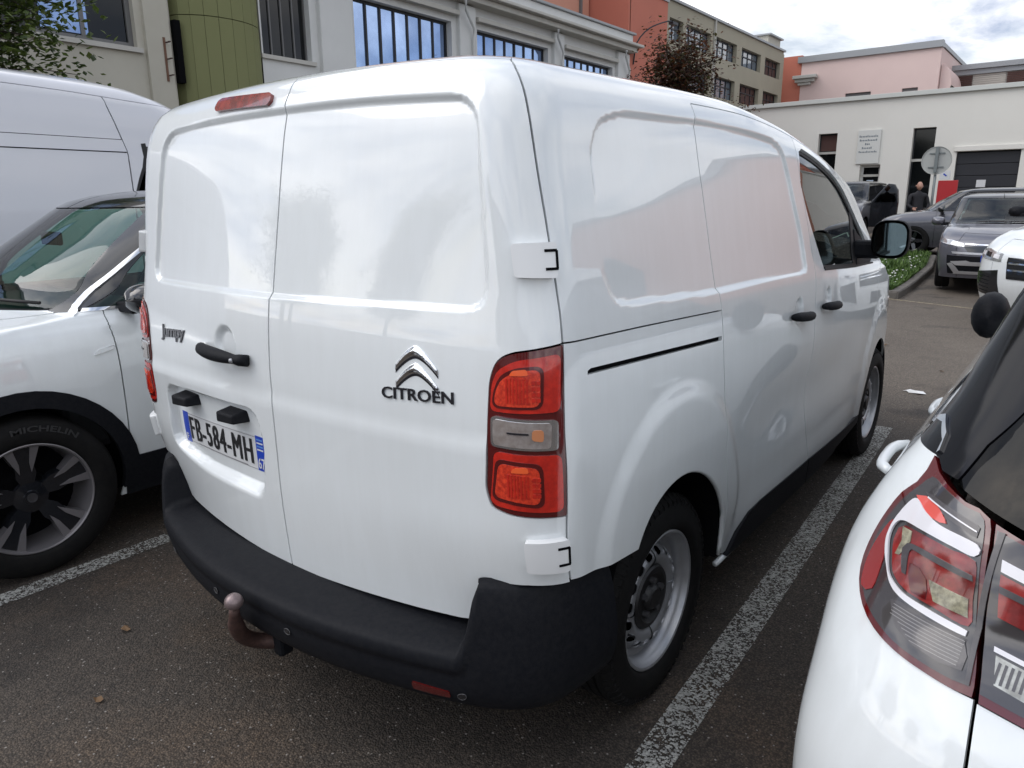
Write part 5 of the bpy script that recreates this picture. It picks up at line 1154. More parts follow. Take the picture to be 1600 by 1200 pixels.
c4, c4R, c4P = far_car('hatch', 'dark grey hatchback seen from its side, parked across behind the grass strip', SV, SVs, 4.36, .90, 1.49, (2.10, 18.55, gz(18)), R(90), GREY, mm=BLKGL, glass=glassmat('grey_glass', (.25, .27, .28), ior=1.6), cladding=False, trim=SEAL)
yv = lambda y, v: (lerp_u(c4R, y, v, -1), v)
patch('side_rub_trim', c4R, rpoly([yv(1.60, .30), yv(2.62, .30), yv(2.62, .43), yv(1.60, .43)], .05), LWH, c4, off=.012, h=.1, bh=.04, thick=.02)
patch('side_rub_pad', c4R, rpoly([yv(1.66, .33), yv(2.56, .33), yv(2.56, .40), yv(1.66, .40)], .03), GREY, c4, off=.016, h=.1, bh=.04, thick=.01)
fp(c4, c4R, 'headlight', [(.50, .62), (.86, .66), (.86, .72), (.52, .70)], HLW)

# white van nose at the right edge
JR = Ring([(a, b*1.03, c, d, e, f, g_, h_, i_, j_, *zz) for (a, b, c, d, e, f, g_, h_, i_, j_, *zz) in SV.R.tolist()], SV.ys, SV.U)
JR.R[:, 10:] *= np.interp(JR.R[:, 0], [0, .6, .92, 1.14, 1.35, 1.62, 2.0], [1, 1.04, 1.07, 1.10, 1.12, 1.15, 1.15])[:, None]
c2 = R(20); hd = np.array([-math.sin(c2), -math.cos(c2)]); cen = np.array([.60, 9.98])+.93*np.array([math.cos(c2), -math.sin(c2)]); lc = cen-hd*4.48
jt = Thing('parked_van', 'front of a white van cut by the right edge, headlight and black air intake showing', 'van', (lc[0], lc[1], 0), math.pi-c2)
JS = dict(SVs); JS.update(mm=BLKPL, glass=GLASSD, cladding=False, trim=SEAL, apm=WHITE, cpm=WHITE, hmat=BLKPL, mirror=(1.10, 2.9, 1.4))
JP = build_car(jt, JR, WHITE, JS, h=.09, bh=.04)
for y in (.865, 3.54):
    for sg in (1, -1): alloy(jt, .94, y, .345, sg, .345, .225, STEEL, HUB, 6, detail=False)
fp(jt, JR, 'headlight', [(.56, .80), (.92, .86), (.93, .93), (.78, .955), (.56, .90)], HLW, h=.03, bh=.015)
fp(jt, JR, 'headlight_unit', [(.60, .83), (.68, .845), (.68, .89), (.60, .88)], LWH, .010, h=.03, bh=.015)
fp(jt, JR, 'headlight_unit', [(.72, .85), (.80, .865), (.80, .92), (.72, .905)], BLKGL, .010, h=.03, bh=.015)
fp(jt, JR, 'headlight_unit', [(.83, .87), (.89, .88), (.89, .915), (.83, .92)], LWH, .010, h=.03, bh=.015)
fp(jt, JR, 'side_intake', [(.52, .36), (.84, .40), (.90, .50), (.90, .66), (.58, .70)], BLKGL, .008, h=.03, bh=.02)
for k in range(5): fp(jt, JR, 'intake_slat', [(.68, .42+.045*k), (.84, .44+.045*k), (.84, .45+.045*k), (.68, .43+.045*k)], BLKPL, .010, h=.05, bh=.03)
fp(jt, JR, 'grille', [(-.45, .60), (.45, .60), (.48, .86), (-.48, .86)], BLKGL, .008, both=False)
for z in (.70, .78): fp(jt, JR, 'grille_bar', [(-.45, z), (.45, z), (.45, z+.02), (-.45, z+.02)], CHROME, .014, both=False)
fp(jt, JR, 'lower_intake', [(-.16, .34), (.16, .34), (.14, .50), (-.14, .50)], BLKPL, .008, both=False)

# people carrier with its front door open
mR = Ring([(a, b*1.02, c, d, e, f, g_, h_, i_, j_, *zz) for (a, b, c, d, e, f, g_, h_, i_, j_, *zz) in SV.R.tolist()], SV.ys, SV.U)
mR.R[:, 10:] *= np.interp(mR.R[:, 0], [0, .6, .92, 1.14, 1.35, 1.62, 2.0], [1, 1.03, 1.05, 1.06, 1.08, 1.07, 1.06])[:, None]
mp = Thing('parked_van', 'dark people carrier with its front door open, behind the door mirror of the panel van', 'van', (-4.15, 25.9, .33), math.pi-R(3))
MS = dict(SVs); MS.update(mm=BLKGL, glass=GLASSD, cladding=False, trim=SEAL, hmat=BLKPL, wglass=glassmat('mpv_windscreen', (.45, .55, .55), ior=1.6))
MP_ = build_car(mp, mR, GREY, MS, h=.12, bh=.06)
for y in (.865, 3.54):
    for sg in (1, -1): alloy(mp, .92, y, .35, sg, .35, .22, STEEL, BLKGL, 5, detail=False)
fp(mp, mR, 'headlight', [(.50, .68), (.86, .76), (.86, .84), (.52, .77)], HLW)
# the open door leaf, hinged on its front edge
mb = MB(); 
door = [(0, .45), (.72, .45), (.74, 1.15), (.70, 1.50), (.60, 1.66), (.42, 1.68), (.18, 1.40), (0, 1.15)]; th = .09; ca, sa = math.cos(R(62)), math.sin(R(62))
def dl(a, b, z): return (-.94-(a*sa)+b*ca*0, 3.12-a*ca+b, z)
V = [dl(a, 0, z) for a, z in door]+[dl(a, th, z) for a, z in door]; n = len(door)
mb.add(V, [tuple(range(n)), tuple(range(n, 2*n))[::-1]]+[(i, i+n, (i+1) % n+n, (i+1) % n) for i in range(n)]); dr = mb.build('open_door', BLKGL, mp, bevel=.02)
w_ = [(.10, 1.16), (.68, 1.16), (.64, 1.46), (.56, 1.60), (.43, 1.61), (.24, 1.38)]; mk('door_window', [dl(a, -.012, z) for a, z in w_]+[dl(a, th+.012, z) for a, z in w_], [(0, 1, 2, 3, 4, 5), (11, 10, 9, 8, 7, 6)], GLASSD, dr)

# ------------------------------------------------------------------ markings, litter, kerb and grass
strip('parking_line', (1.075, -.6), (.845, 4.42), .115, LINE)
strip('parking_line', (-1.52, -2.0), (-1.62, 4.5), .105, LINE)
strip('parking_line', (-3.98, -2.2), (-4.10, 4.4), .105, LINE)
strip('parking_line', (3.72, -.6), (3.50, 4.42), .115, LINE)
strip('pale_line', (-.63, 11.98), (2.6, 10.62), .085, paint('faded_yellow_paint', (.50, .42, .27), .40))
V = [(0, 0, .004), (.09, -.02, .012), (.13, .015, .006), (.10, .05, .018), (.05, .035, .006), (.0, .05, .022), (-.05, .03, .006), (-.02, .01, .016), (.045, .012, .026)]
pp = mk('litter', V, [(0, 1, 8), (1, 2, 8), (2, 3, 8), (3, 4, 8), (4, 5, 8), (5, 6, 7), (5, 7, 8), (7, 0, 8)], bsdf('paper', (.75, .75, .74), .7), None, loc=(.80, 5.58, 0)); tag(pp, 'crumpled scrap of white paper on the asphalt ahead of the panel van', 'litter')
KERB = bsdf('kerb_stone', (.16, .145, .13), .85, noise=(6, .5, (.09, .085, .075)), bump=(60, .5))
kp = [(-.50, 12.02), (-.56, 15.6), (-.74, 17.15)]
kl = dens(kp, .98, closed=False).tolist()+[kp[-1]]; kb = Thing('kerb', 'row of weathered kerb stones edging the grass strip beyond the panel van', 'kerb', (kp[0][0], kp[0][1], 0)); kb.org = np.array([kp[0][0], kp[0][1], 0])
def stone(p, q):
    p = np.array(p); q = np.array(q); d = (q-p)/np.linalg.norm(q-p); n = np.array([-d[1], d[0]]); a = p+d*.006; b = q-d*.006; j = (random.random()-.5)*.008; mb = MB(); V = []
    for c in (a, b):
        for o_, z in ((0, -.05), (0, .105), (.018, .125), (.13, .128), (.13, -.05)): s = c+n*(o_+j); V.append((s[0], s[1], gz(s[1])+z))
    mb.add(V, [(0, 5, 6, 1), (1, 6, 7, 2), (2, 7, 8, 3), (3, 8, 9, 4), (4, 3, 2, 1, 0), (5, 6, 7, 8, 9)]); mb.build('kerb_stone', KERB, kb)
for a, b in zip(kl[:-1], kl[1:]): 
    if np.hypot(b[0]-a[0], b[1]-a[1]) > .1: stone(a, b)
fl = dens([(-6.2, 12.0), (-.52, 12.02)], .98, closed=False).tolist()+[(-.52, 12.02)]
for a, b in zip(fl[:-1], fl[1:]): stone(a, b)
GR = bsdf('grass_base', (.045, .075, .018), .95, noise=(3, .6, (.03, .05, .012)))
gp = [(-.63, 12.14), (-.69, 15.6), (-.87, 17.15), (-6.2, 17.15), (-6.2, 12.14)]
nn = 14; V = []; F = []
for i in range(nn+1):
    y = 12.14+5.0*i/nn; xr = np.interp(y, [12.02, 15.6, 17.15], [-.63, -.69, -.87])
    for x in np.linspace(-6.2, xr, 8): V.append((x, y, gz(y)+.10+.03*math.sin(x*3+y*2)*(1 if x < xr-.1 else 0)))
for i in range(nn):
    for j in range(7): a = i*8+j; F.append((a, a+1, a+9, a+8))
mk('verge_soil', V, F, GR, None, smooth=True, kind='structure')
def blades(name, n, hmin, hmax, mats, reg):
    V = []; F = []; mi = []
    for k in range(n):
        y = 12.16+4.95*random.random(); xr = np.interp(y, [12.02, 15.6, 17.15], [-.64, -.70, -.88]); x = xr-(random.random()**1.5)*4.8; z = gz(y)+.10
        h = random.uniform(hmin, hmax)*(1+.5*math.sin(x*4)*math.sin(y*3)); a = random.random()*6.28; w_ = random.uniform(.005, .011); dx_, dy_ = math.cos(a), math.sin(a); l = random.uniform(.2, .8)*h
        b = len(V); V += [(x-dy_*w_, y+dx_*w_, z), (x+dy_*w_, y-dx_*w_, z), (x+dx_*l*.4+dy_*w_*.7, y+dy_*l*.4-dx_*w_*.7, z+h*.65), (x+dx_*l*.4-dy_*w_*.7, y+dy_*l*.4+dx_*w_*.7, z+h*.65), (x+dx_*l, y+dy_*l, z+h)]
        F += [(b, b+1, b+2, b+3), (b+3, b+2, b+4)]; m = random.randrange(len(mats)); mi += [m, m]
    o = mk(name, V, F, mats, None, kind='stuff'); o.data.polygons.foreach_set('material_index', mi); return o
tag(blades('grass', 42000, .04, .13, [bsdf('grass_a', (.07, .14, .018), .6), bsdf('grass_b', (.11, .19, .03), .6), bsdf('grass_c', (.04, .09, .015), .6)], None), 'unmown grass growing on the verge behind the kerb', 'grass')
V = []; F = []
for k in range(420):
    y = 12.3+4.6*random.random(); xr = np.interp(y, [12.02, 15.6, 17.15], [-.7, -.8, -1.0]); x = xr-(random.random()**1.3)*3; z = gz(y)+.13+.07*random.random(); r = random.uniform(.012, .022); b = len(V)
    V.append((x, y, z+.006)); 
    for j in range(7): a = j*.897; V.append((x+r*math.cos(a), y+r*math.sin(a)*.8, z+r*.4*math.sin(a)))
    F += [(b, b+1+j, b+1+(j+1) % 7) for j in range(7)]
tag(mk('daisies', V, F, bsdf('petal', (.7, .7, .66), .7), None, kind='stuff'), 'small white daisies scattered through the grass verge', 'flowers')

# ------------------------------------------------------------------ sign, red panel, person
POLE = bsdf('galvanised', (.20, .22, .22), .45, metal=.5)
sx, sy = -1.43, 20.16; sg_ = Thing('road_sign', 'round road sign seen from its bare grey back, on a steel post', 'sign', (sx, sy, gz(sy))); sg_.org = np.array([sx, sy, 0]); g0 = gz(sy)
mb = MB(); mb.tube([(sx, sy+.05, 0), (sx, sy+.05, 2.78-g0)], .032, 10); mb.build('post', POLE, sg_, True)
ORG_ = sg_.org
def fy(v): return [(a, b, c-0) for a, b, c in v]
lathe('sign_disc', [(-.012, .0001), (-.012, .315), (-.028, .325), (-.028, .335), (.006, .335), (.006, .0001)], bsdf('sign_back', (.42, .43, .41), .5, metal=.2, noise=(3, .3, (.34, .34, .32))), sg_, n=40, axis='y', center=(sx, sy, 2.49-g0))
for dz in (-.16, .17):
    mb = MB(); mb.box(sx-.17, sx+.17, sy-.035, sy-.013, 2.49-g0+dz-.015, 2.49-g0+dz+.015); mb.build('sign_clamp', POLE, sg_)
mb = MB(); mb.box(sx-.035, sx+.035, sy-.085, sy-.03, 2.2-g0, 2.80-g0); mb.build('post_head', POLE, sg_)
mb = MB(); mb.box(-.03, .03, -.0, .02, 0, .05)
rb = Thing('notice_board', 'red panel standing beside the black garage door, right of the road sign', 'sign', (-1.62, 23.7, .33)); rb.org = np.array([-1.62, 23.7, .0])
mb = MB(); mb.box(-1.86, -1.36, 23.68, 23.74, .0, 1.98-.33+.10); mb.build('panel', bsdf('red_panel', (.42, .018, .022), .45, noise=(2, .2, (.33, .015, .02))), rb, bevel=.01)
mb = MB(); mb.box(-1.84, -1.58, 23.67, 23.73, 1.78, 2.02); mb.build('white_notice', PLATE, rb, bevel=.005)
mb = MB(); mb.add([(-1.76, 23.664, 1.92), (-1.68, 23.664, 1.86), (-1.655, 23.664, 1.885), (-1.735, 23.664, 1.95)], [(0, 1, 2, 3)]); mb.build('notice_mark', BLUE, rb)
for x in (-1.83, -1.39):
    mb = MB(); mb.box(x-.02, x+.02, 23.75, 23.79, 0, 1.7); mb.build('leg', POLE, rb)

def skin_person(name, label, loc, rz, H=1.66):
    T = Thing(name, label, 'person', loc, rz); k = H/1.75
    me = bpy.data.meshes.new('body'); J = {}
    pts = [('pelvis', (0, 0, .95), .15), ('waist', (0, .01, 1.10), .145), ('chest', (0, .0, 1.32), .165), ('neckb', (0, -.01, 1.48), .085), ('neck', (0, .0, 1.55), .058), ('hipL', (.10, 0, .88), .10), ('kneeL', (.12, .02, .50), .068), ('ankL', (.12, -.02, .09), .048), ('toeL', (.13, .13, .04), .04),
           ('hipR', (-.10, 0, .88), .10), ('kneeR', (-.12, .04, .50), .068), ('ankR', (-.12, .0, .09), .048), ('toeR', (-.13, .15, .04), .04),
           ('shL', (.20, 0, 1.42), .075), ('elL', (.27, .06, 1.14), .052), ('wrL', (.16, .24, 1.05), .036), ('shR', (-.20, 0, 1.42), .075), ('elR', (-.28, .04, 1.14), .052), ('wrR', (-.20, .22, 1.00), .036)]
    ix = {n: i for i, (n, _, _) in enumerate(pts)}
    E = [('pelvis', 'waist'), ('waist', 'chest'), ('chest', 'neckb'), ('neckb', 'neck'), ('pelvis', 'hipL'), ('hipL', 'kneeL'), ('kneeL', 'ankL'), ('ankL', 'toeL'), ('pelvis', 'hipR'), ('hipR', 'kneeR'), ('kneeR', 'ankR'), ('ankR', 'toeR'), ('chest', 'shL'), ('shL', 'elL'), ('elL', 'wrL'), ('chest', 'shR'), ('shR', 'elR'), ('elR', 'wrR')]
    me.from_pydata([tuple(np.array(p)*k) for _, p, _ in pts], [(ix[a], ix[b]) for a, b in E], []); o = bpy.data.objects.new('body', me); C.objects.link(o); o.parent = T.o
    m = o.modifiers.new('skin', 'SKIN'); 
    for i, (n, _, r) in enumerate(pts): me.skin_vertices[0].data[i].radius = (r*k, r*k*.85); me.skin_vertices[0].data[i].use_root = (i == 0)
    sub = o.modifiers.new('sub', 'SUBSURF'); sub.levels = 2; sub.render_levels = 2; me.materials.append(bsdf('dark_jacket', (.012, .012, .016), .8))
    SK = bsdf('skin', (.42, .23, .17), .5)
    V = []; F = []; n, q = 18, 20                                      # head
    for i in range(n+1):
        t = math.pi*i/n
        for j in range(q):
            a = 2*math.pi*j/q; r = math.sin(t); x = .076*r*math.cos(a); y = .096*r*math.sin(a); z = .118*math.cos(t)
            if z < -.03: x *= 1-.9*(-.03-z)/.12*.5
            if y > 0:
                y *= 1.0; nose = math.exp(-((x/.016)**2+((z+.012)/.028)**2)); y += .026*nose; eye = math.exp(-(((abs(x)-.032)/.016)**2+((z-.012)/.013)**2)); y -= .010*eye; mo = math.exp(-((x/.028)**2+((z+.058)/.010)**2)); y += .005*mo
            V.append((x*k, (y+.015)*k, (z+1.66)*k))
    for i in range(n):
        for j in range(q): F.append((i*q+j, (i+1)*q+j, (i+1)*q+(j+1) % q, i*q+(j+1) % q))
    hd_ = mk('head', V, F, SK, T, smooth=True, world=False)
    for s_ in (1, -1):
        mb = MB(); mb.tube([(s_*.072*k, .005*k, 1.635*k), (s_*.088*k, -.005*k, 1.66*k), (s_*.078*k, -.008*k, 1.69*k)], [.010, .014, .010], 8); e_ = mk('ear', np.array(mb.V), mb.F, SK, hd_, smooth=True, world=False)
        for f in range(5):
            wx, wy, wz = (.16 if s_ > 0 else -.20), (.24 if s_ > 0 else .22), (1.05 if s_ > 0 else 1.0)
            if f == 0: mb = MB(); mb.tube([(wx*k, wy*k, wz*k), ((wx-s_*.01)*k, (wy+.08)*k, (wz-.01)*k)], [.03, .036], 8); hn = mk('hand', np.array(mb.V), mb.F, SK, T, smooth=True, world=False)
            if f < 4: a0 = ((wx-s_*.03+s_*.02*f)*k, (wy+.07)*k, (wz-.01)*k); L_ = (.07, .08, .075, .06)[f]; P3 = [a0, (a0[0], a0[1]+L_*.6*k, a0[2]-.012), (a0[0], a0[1]+L_*k, a0[2]-.04)]
            else: a0 = ((wx-s_*.03)*k, (wy+.03)*k, (wz+.01)*k); P3 = [a0, (a0[0]-s_*.03, a0[1]+.03, a0[2]+.01), (a0[0]-s_*.035, a0[1]+.06, a0[2])]
            mb = MB(); mb.tube(P3, [.010, .009, .007], 6); mk('finger', np.array(mb.V), mb.F, SK, hn, smooth=True, world=False)
    return T
skin_person('person', 'bald man in a black jacket standing between the open car door and the road sign', (-1.96, 21.5, .33), R(205), 1.66)
# ------------------------------------------------------------------ buildings
def wallmat(n, c, d, s=1.2): return bsdf(n, c, .85, noise=(s, .35, d), bump=(35, .15))
WCREAM = wallmat('cream_render', (.50, .48, .41), (.40, .38, .32)); WGREEN = wallmat('green_cladding', (.20, .21, .095), (.155, .165, .07), .8); WWHITE = wallmat('white_render', (.67, .68, .67), (.53, .54, .53), .9)
WSALM = wallmat('salmon_render', (.52, .17, .115), (.44, .145, .10), .7); WSALL = wallmat('pale_salmon_render', (.56, .27, .19), (.50, .24, .17), .7); WBEI = wallmat('beige_render', (.36, .33, .25), (.29, .27, .21), .8)
WPINK = wallmat('pink_render', (.70, .54, .50), (.62, .47, .44), .6); WOFF = wallmat('offwhite_render', (.72, .71, .66), (.62, .61, .56), .5); ROOFG = bsdf('grey_metal_edge', (.30, .31, .32), .45, metal=.3); STONE = wallmat('stone_trim', (.52, .51, .47), (.4, .39, .36))
PANE = bsdf('window_pane_sky', (.40, .54, .82), .05, metal=.8, noise=(.8, .7, (.20, .28, .46))); PANED = bsdf('window_pane_dark', (.006, .007, .008), .06, spec=.4); FRM = bsdf('dark_frame', (.015, .017, .022), .5); SHUT = bsdf('brown_shutter', (.075, .032, .025), .7, noise=(2, .4, (.05, .02, .017)))  # PANE: the blue of reflected sky and cloud is put into the pane colour
FRG = bsdf('grey_frame', (.14, .14, .14), .5)
def bld(label, loc, cat='building'):
    t = Thing('building', label, cat, loc); t.org = np.array(loc, float); return t
def wallx(T, name, X, y0, y1, z0, z1, opens, mat, depth=.35, thick=.4):
    """wall facing +X with real openings (y0,y1,z0,z1)"""
    ys = sorted({y0, y1, *[o[0] for o in opens], *[o[1] for o in opens]}); zs = sorted({z0, z1, *[o[2] for o in opens], *[o[3] for o in opens]})
    mb = MB()
    for a, b in zip(ys[:-1], ys[1:]):
        run = None
        for c, d in zip(zs[:-1], zs[1:]):
            hole = any(o[0] <= a and b <= o[1] and o[2] <= c and d <= o[3] for o in opens)
            if not hole:
                if run and abs(run[1]-c) < 1e-9: run[1] = d
                else:
                    if run: mb.add([(X, a, run[0]), (X, b, run[0]), (X, b, run[1]), (X, a, run[1])], [(0, 1, 2, 3)])
                    run = [c, d]
        if run: mb.add([(X, a, run[0]), (X, b, run[0]), (X, b, run[1]), (X, a, run[1])], [(0, 1, 2, 3)])
    for o in opens:
        a, b, c, d = o; q = X-depth
        mb.add([(X, a, c), (X, b, c), (X, b, d), (X, a, d), (q, a, c), (q, b, c), (q, b, d), (q, a, d)], [(0, 4, 5, 1), (1, 5, 6, 2), (2, 6, 7, 3), (3, 7, 4, 0)])
    return mb.build(name, mat, T)
def wally(T, name, Y, x0, x1, z0, z1, opens, mat, depth=.35):
    """wall facing -Y; opens (x0,x1,z0,z1)"""
    xs = sorted({x0, x1, *[o[0] for o in opens], *[o[1] for o in opens]}); zs = sorted({z0, z1, *[o[2] for o in opens], *[o[3] for o in opens]}); mb = MB()
    for a, b in zip(xs[:-1], xs[1:]):
        for c, d in zip(zs[:-1], zs[1:]):
            if not any(o[0] <= a and b <= o[1] and o[2] <= c and d <= o[3] for o in opens): mb.add([(a, Y, c), (b, Y, c), (b, Y, d), (a, Y, d)], [(0, 1, 2, 3)])
    for o in opens:
        a, b, c, d = o; q = Y+depth
        mb.add([(a, Y, c), (b, Y, c), (b, Y, d), (a, Y, d), (a, q, c), (b, q, c), (b, q, d), (a, q, d)], [(0, 1, 5, 4), (1, 2, 6, 5), (2, 3, 7, 6), (3, 0, 4, 7)])
    return mb.build(name, mat, T)
def boxp(T, name, x0, x1, y0, y1, z0, z1, mat, bev=0): mb = MB(); mb.box(x0, x1, y0, y1, z0, z1); return mb.build(name, mat, T, bevel=bev)
def winx(T, X, y0, y1, z0, z1, n, pane, frm=FRM, fw=.05, depth=.28, rows=1, sill=True, blind=None):
    w_ = Thing.__new__(Thing); fr = MB(); q = X-depth
    for a, b, c, d in ((y0, y1, z0, z0+fw), (y0, y1, z1-fw, z1), (y0, y0+fw, z0+fw, z1-fw), (y1-fw, y1, z0+fw, z1-fw)): fr.box(q-.03, q+.03, a, b, c, d)
    f = fr.build('window', frm, T)
    for i in range(n):
        a = y0+fw+(y1-y0-2*fw)*i/n; b = y0+fw+(y1-y0-2*fw)*(i+1)/n
        for r in range(rows):
            zt = z0+fw+(z1-z0-2*fw)*(.30 if r else 0)*(0 if rows == 1 else 1); 
            if rows == 1: c, d = z0+fw, z1-fw
            else: m_ = z0+(z1-z0)*.62; c, d = (z0+fw, m_-fw*.5) if r == 0 else (m_+fw*.5, z1-fw)
            tilt = (random.random()-.5)*.012
            mk('pane', [(q+tilt, a+fw*.3, c), (q-tilt, b-fw*.3, c), (q-tilt, b-fw*.3, d), (q+tilt, a+fw*.3, d)], [(0, 1, 2, 3)], pane if not blind or (i+r) % 3 else blind, f)
        if i: mb = MB(); mb.box(q-.035, q+.035, a-fw*.4, a+fw*.4, z0+fw, z1-fw); mb.build('mullion', frm, f)
    if rows == 2: mb = MB(); m_ = z0+(z1-z0)*.62; mb.box(q-.035, q+.036, y0+fw, y1-fw, m_-fw*.5, m_+fw*.5); mb.build('transom', frm, f)
    if sill: mb = MB(); mb.box(X-.02, X+.07, y0-.08, y1+.08, z0-.09, z0-.004); mb.build('sill', STONE, f)
    return f
def winy(T, Y, x0, x1, z0, z1, pane, frm=FRM, fw=.05, depth=.28, split=None, n=1):
    fr = MB(); q = Y+depth
    for a, b, c, d in ((x0, x1, z0, z0+fw), (x0, x1, z1-fw, z1), (x0, x0+fw, z0+fw, z1-fw), (x1-fw, x1, z0+fw, z1-fw)): fr.box(a, b, q-.03, q+.03, c, d)
    f = fr.build('window', frm, T); zz = [z0+fw]+([split-.03, split+.03] if split else [])+[z1-fw]
    for k in range(0, len(zz)-1, 2):
        for i in range(n): a = x0+fw+(x1-x0-2*fw)*i/n; b = x0+fw+(x1-x0-2*fw)*(i+1)/n; mk('pane', [(a, q, zz[k]), (b, q, zz[k]), (b, q, zz[k+1]), (a, q, zz[k+1])], [(0, 1, 2, 3)], pane, f)
    if split: mb = MB(); mb.box(x0, x1, q-.05, q+.03, split-.045, split+.045); mb.build('transom', STONE, f)
    return f
# -- cream building with square windows, far left
A = bld('cream rendered building with dark windows behind the tall white van', (-13, 2, 0))
op = [(-2.6, .2, 4.50, 6.3), (1.2, 3.0, 4.50, 6.3), (3.75, 6.35, 4.50, 6.3)]
wallx(A, 'wall', -13, -4.7, 7.05, 0, 11, op+[(a, b, 1.2, 3.0) for a, b, _, _ in op]+[(a, b, 7.9, 9.7) for a, b, _, _ in op], WCREAM)
for k, o in enumerate(op):
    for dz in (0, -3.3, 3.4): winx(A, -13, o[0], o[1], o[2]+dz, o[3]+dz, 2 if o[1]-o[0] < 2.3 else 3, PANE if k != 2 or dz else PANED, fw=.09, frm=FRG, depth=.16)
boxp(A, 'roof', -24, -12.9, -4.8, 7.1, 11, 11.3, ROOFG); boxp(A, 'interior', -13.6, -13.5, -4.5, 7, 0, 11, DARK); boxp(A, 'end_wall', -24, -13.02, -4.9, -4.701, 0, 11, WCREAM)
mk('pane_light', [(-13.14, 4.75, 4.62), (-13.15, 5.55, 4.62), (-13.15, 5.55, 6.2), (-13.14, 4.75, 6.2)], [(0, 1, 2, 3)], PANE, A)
boxp(A, 'corner_pier', -13.3, -12.92, 6.50, 6.98, 0, 11, WCREAM)
# narrow recess with a rusty balcony rail
boxp(A, 'stair_slot', -13.02, -12.86, 7.06, 7.18, 3.95, 5.10, DARK)
for z in (4.05, 4.35, 4.65): boxp(A, 'rail_bar', -12.9, -12.75, 6.86, 6.89, z, z+.02, RUST)
mb = MB(); mb.box(-12.94, -12.90, 6.82, 6.86, 3.95, 4.75); mb.build('rail_post', bsdf('rust_orange', (.16, .085, .055), .8), A)
# -- green clad stair tower
Gt = bld('olive green clad stair tower between cream and white buildings', (-13, 8.1, 0))
n = 10
for i in range(n):
    a0 = R(-84+168*i/n); a1 = R(-84+168*(i+1)/n-.45); cy, cx, rr = 8.12, -13.25, .98; V = []
    for a in (a0, a1):
        for r in (rr, rr-.05): V.append((cx+r*math.cos(a)*.75, cy+r*math.sin(a)))
    for z0, z1 in ((0, 5.22+.0), (5.235, 11.5)):
        VV = [(x, y, z0) for x, y in V]+[(x, y, z1) for x, y in V]
        mk('cladding_panel', VV, [(0, 2, 6, 4), (1, 5, 7, 3), (0, 4, 5, 1), (2, 3, 7, 6), (4, 6, 7, 5), (0, 1, 3, 2)], WGREEN, Gt)
boxp(Gt, 'core', -14.5, -13.2, 7.2, 9.05, 0, 11.4, WGREEN)
# -- white factory building
Wb = bld('white building with long dark framed windows and a cornice above the van roof', (-13, 17, 0))
ops = [(9.12, 10.42, 4.78, 6.6), (11.74, 15.25, 4.80, 6.46), (16.34, 19.92, 4.80, 6.44), (20.87, 24.06, 4.80, 6.38)]
low = [(9.3, 10.3, .9, 3.3), (11.9, 15.1, .6, 3.5), (16.5, 19.8, .6, 3.5), (21.0, 24.0, .6, 3.5)]
wallx(Wb, 'wall', -13, 9.08, 25.1, 0, 7.05, ops+low, WWHITE)
winx(Wb, -13, *ops[0], 4, PANED, depth=.2, fw=.04, frm=FRG)
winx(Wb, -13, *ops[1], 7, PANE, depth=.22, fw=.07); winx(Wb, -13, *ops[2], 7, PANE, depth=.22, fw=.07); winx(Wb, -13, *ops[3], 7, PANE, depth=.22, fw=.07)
for o in low: winx(Wb, -13, *o, 4, PANED, depth=.22)
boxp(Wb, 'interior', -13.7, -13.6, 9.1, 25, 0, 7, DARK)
for y0, y1 in ((10.62, 11.60), (15.45, 16.15), (20.1, 20.68), (24.25, 25.1)): boxp(Wb, 'pier', -13.1, -12.86, y0, y1, 0, 6.95, WWHITE, .03)
boxp(Wb, 'window_head', -13.02, -12.80, 11.62, 15.40, 6.62, 6.74, STONE, .01); boxp(Wb, 'window_head', -13.02, -12.80, 16.2, 20.05, 6.60, 6.72, STONE, .01); boxp(Wb, 'window_head', -13.02, -12.80, 20.7, 24.2, 6.54, 6.66, STONE, .01)
boxp(Wb, 'cornice', -13.3, -12.60, 10.6, 25.25, 7.0, 7.16, STONE, .02); boxp(Wb, 'cornice', -13.3, -12.42, 10.6, 25.4, 7.164, 7.26, STONE, .02); boxp(Wb, 'parapet', -13.3, -12.75, 9.1, 25.1, 7.264, 7.60, WWHITE, .02); boxp(Wb, 'gutter', -13.25, -12.66, 9.1, 25.2, 7.604, 7.68, ROOFG, .01)
boxp(Wb, 'roof', -24, -13.31, 9.1, 25.1, 7.3, 7.5, ROOFG); boxp(Wb, 'tall_wall', -13.05, -12.9, 9.06, 10.58, 6.62, 11, WWHITE)
for yy in (15.95, 20.45, 24.9): mb = MB(); mb.tube([(-12.78, yy, .1), (-12.78, yy, 6.1), (-12.72, yy-.05, 6.35), (-12.66, yy-.45, 6.75), (-12.62, yy-.5, 6.98)], .045, 8); mb.build('downpipe', WWHITE, Wb, True)
mb = MB(); mb.tube([(-12.6, 16.3, 7.26), (-12.6, 16.3, 7.62)], .015, 6); mb.tube([(-12.6, 16.1, 7.50), (-12.6, 16.5, 7.58)], .012, 6); mb.build('roof_light', FRM, Wb)
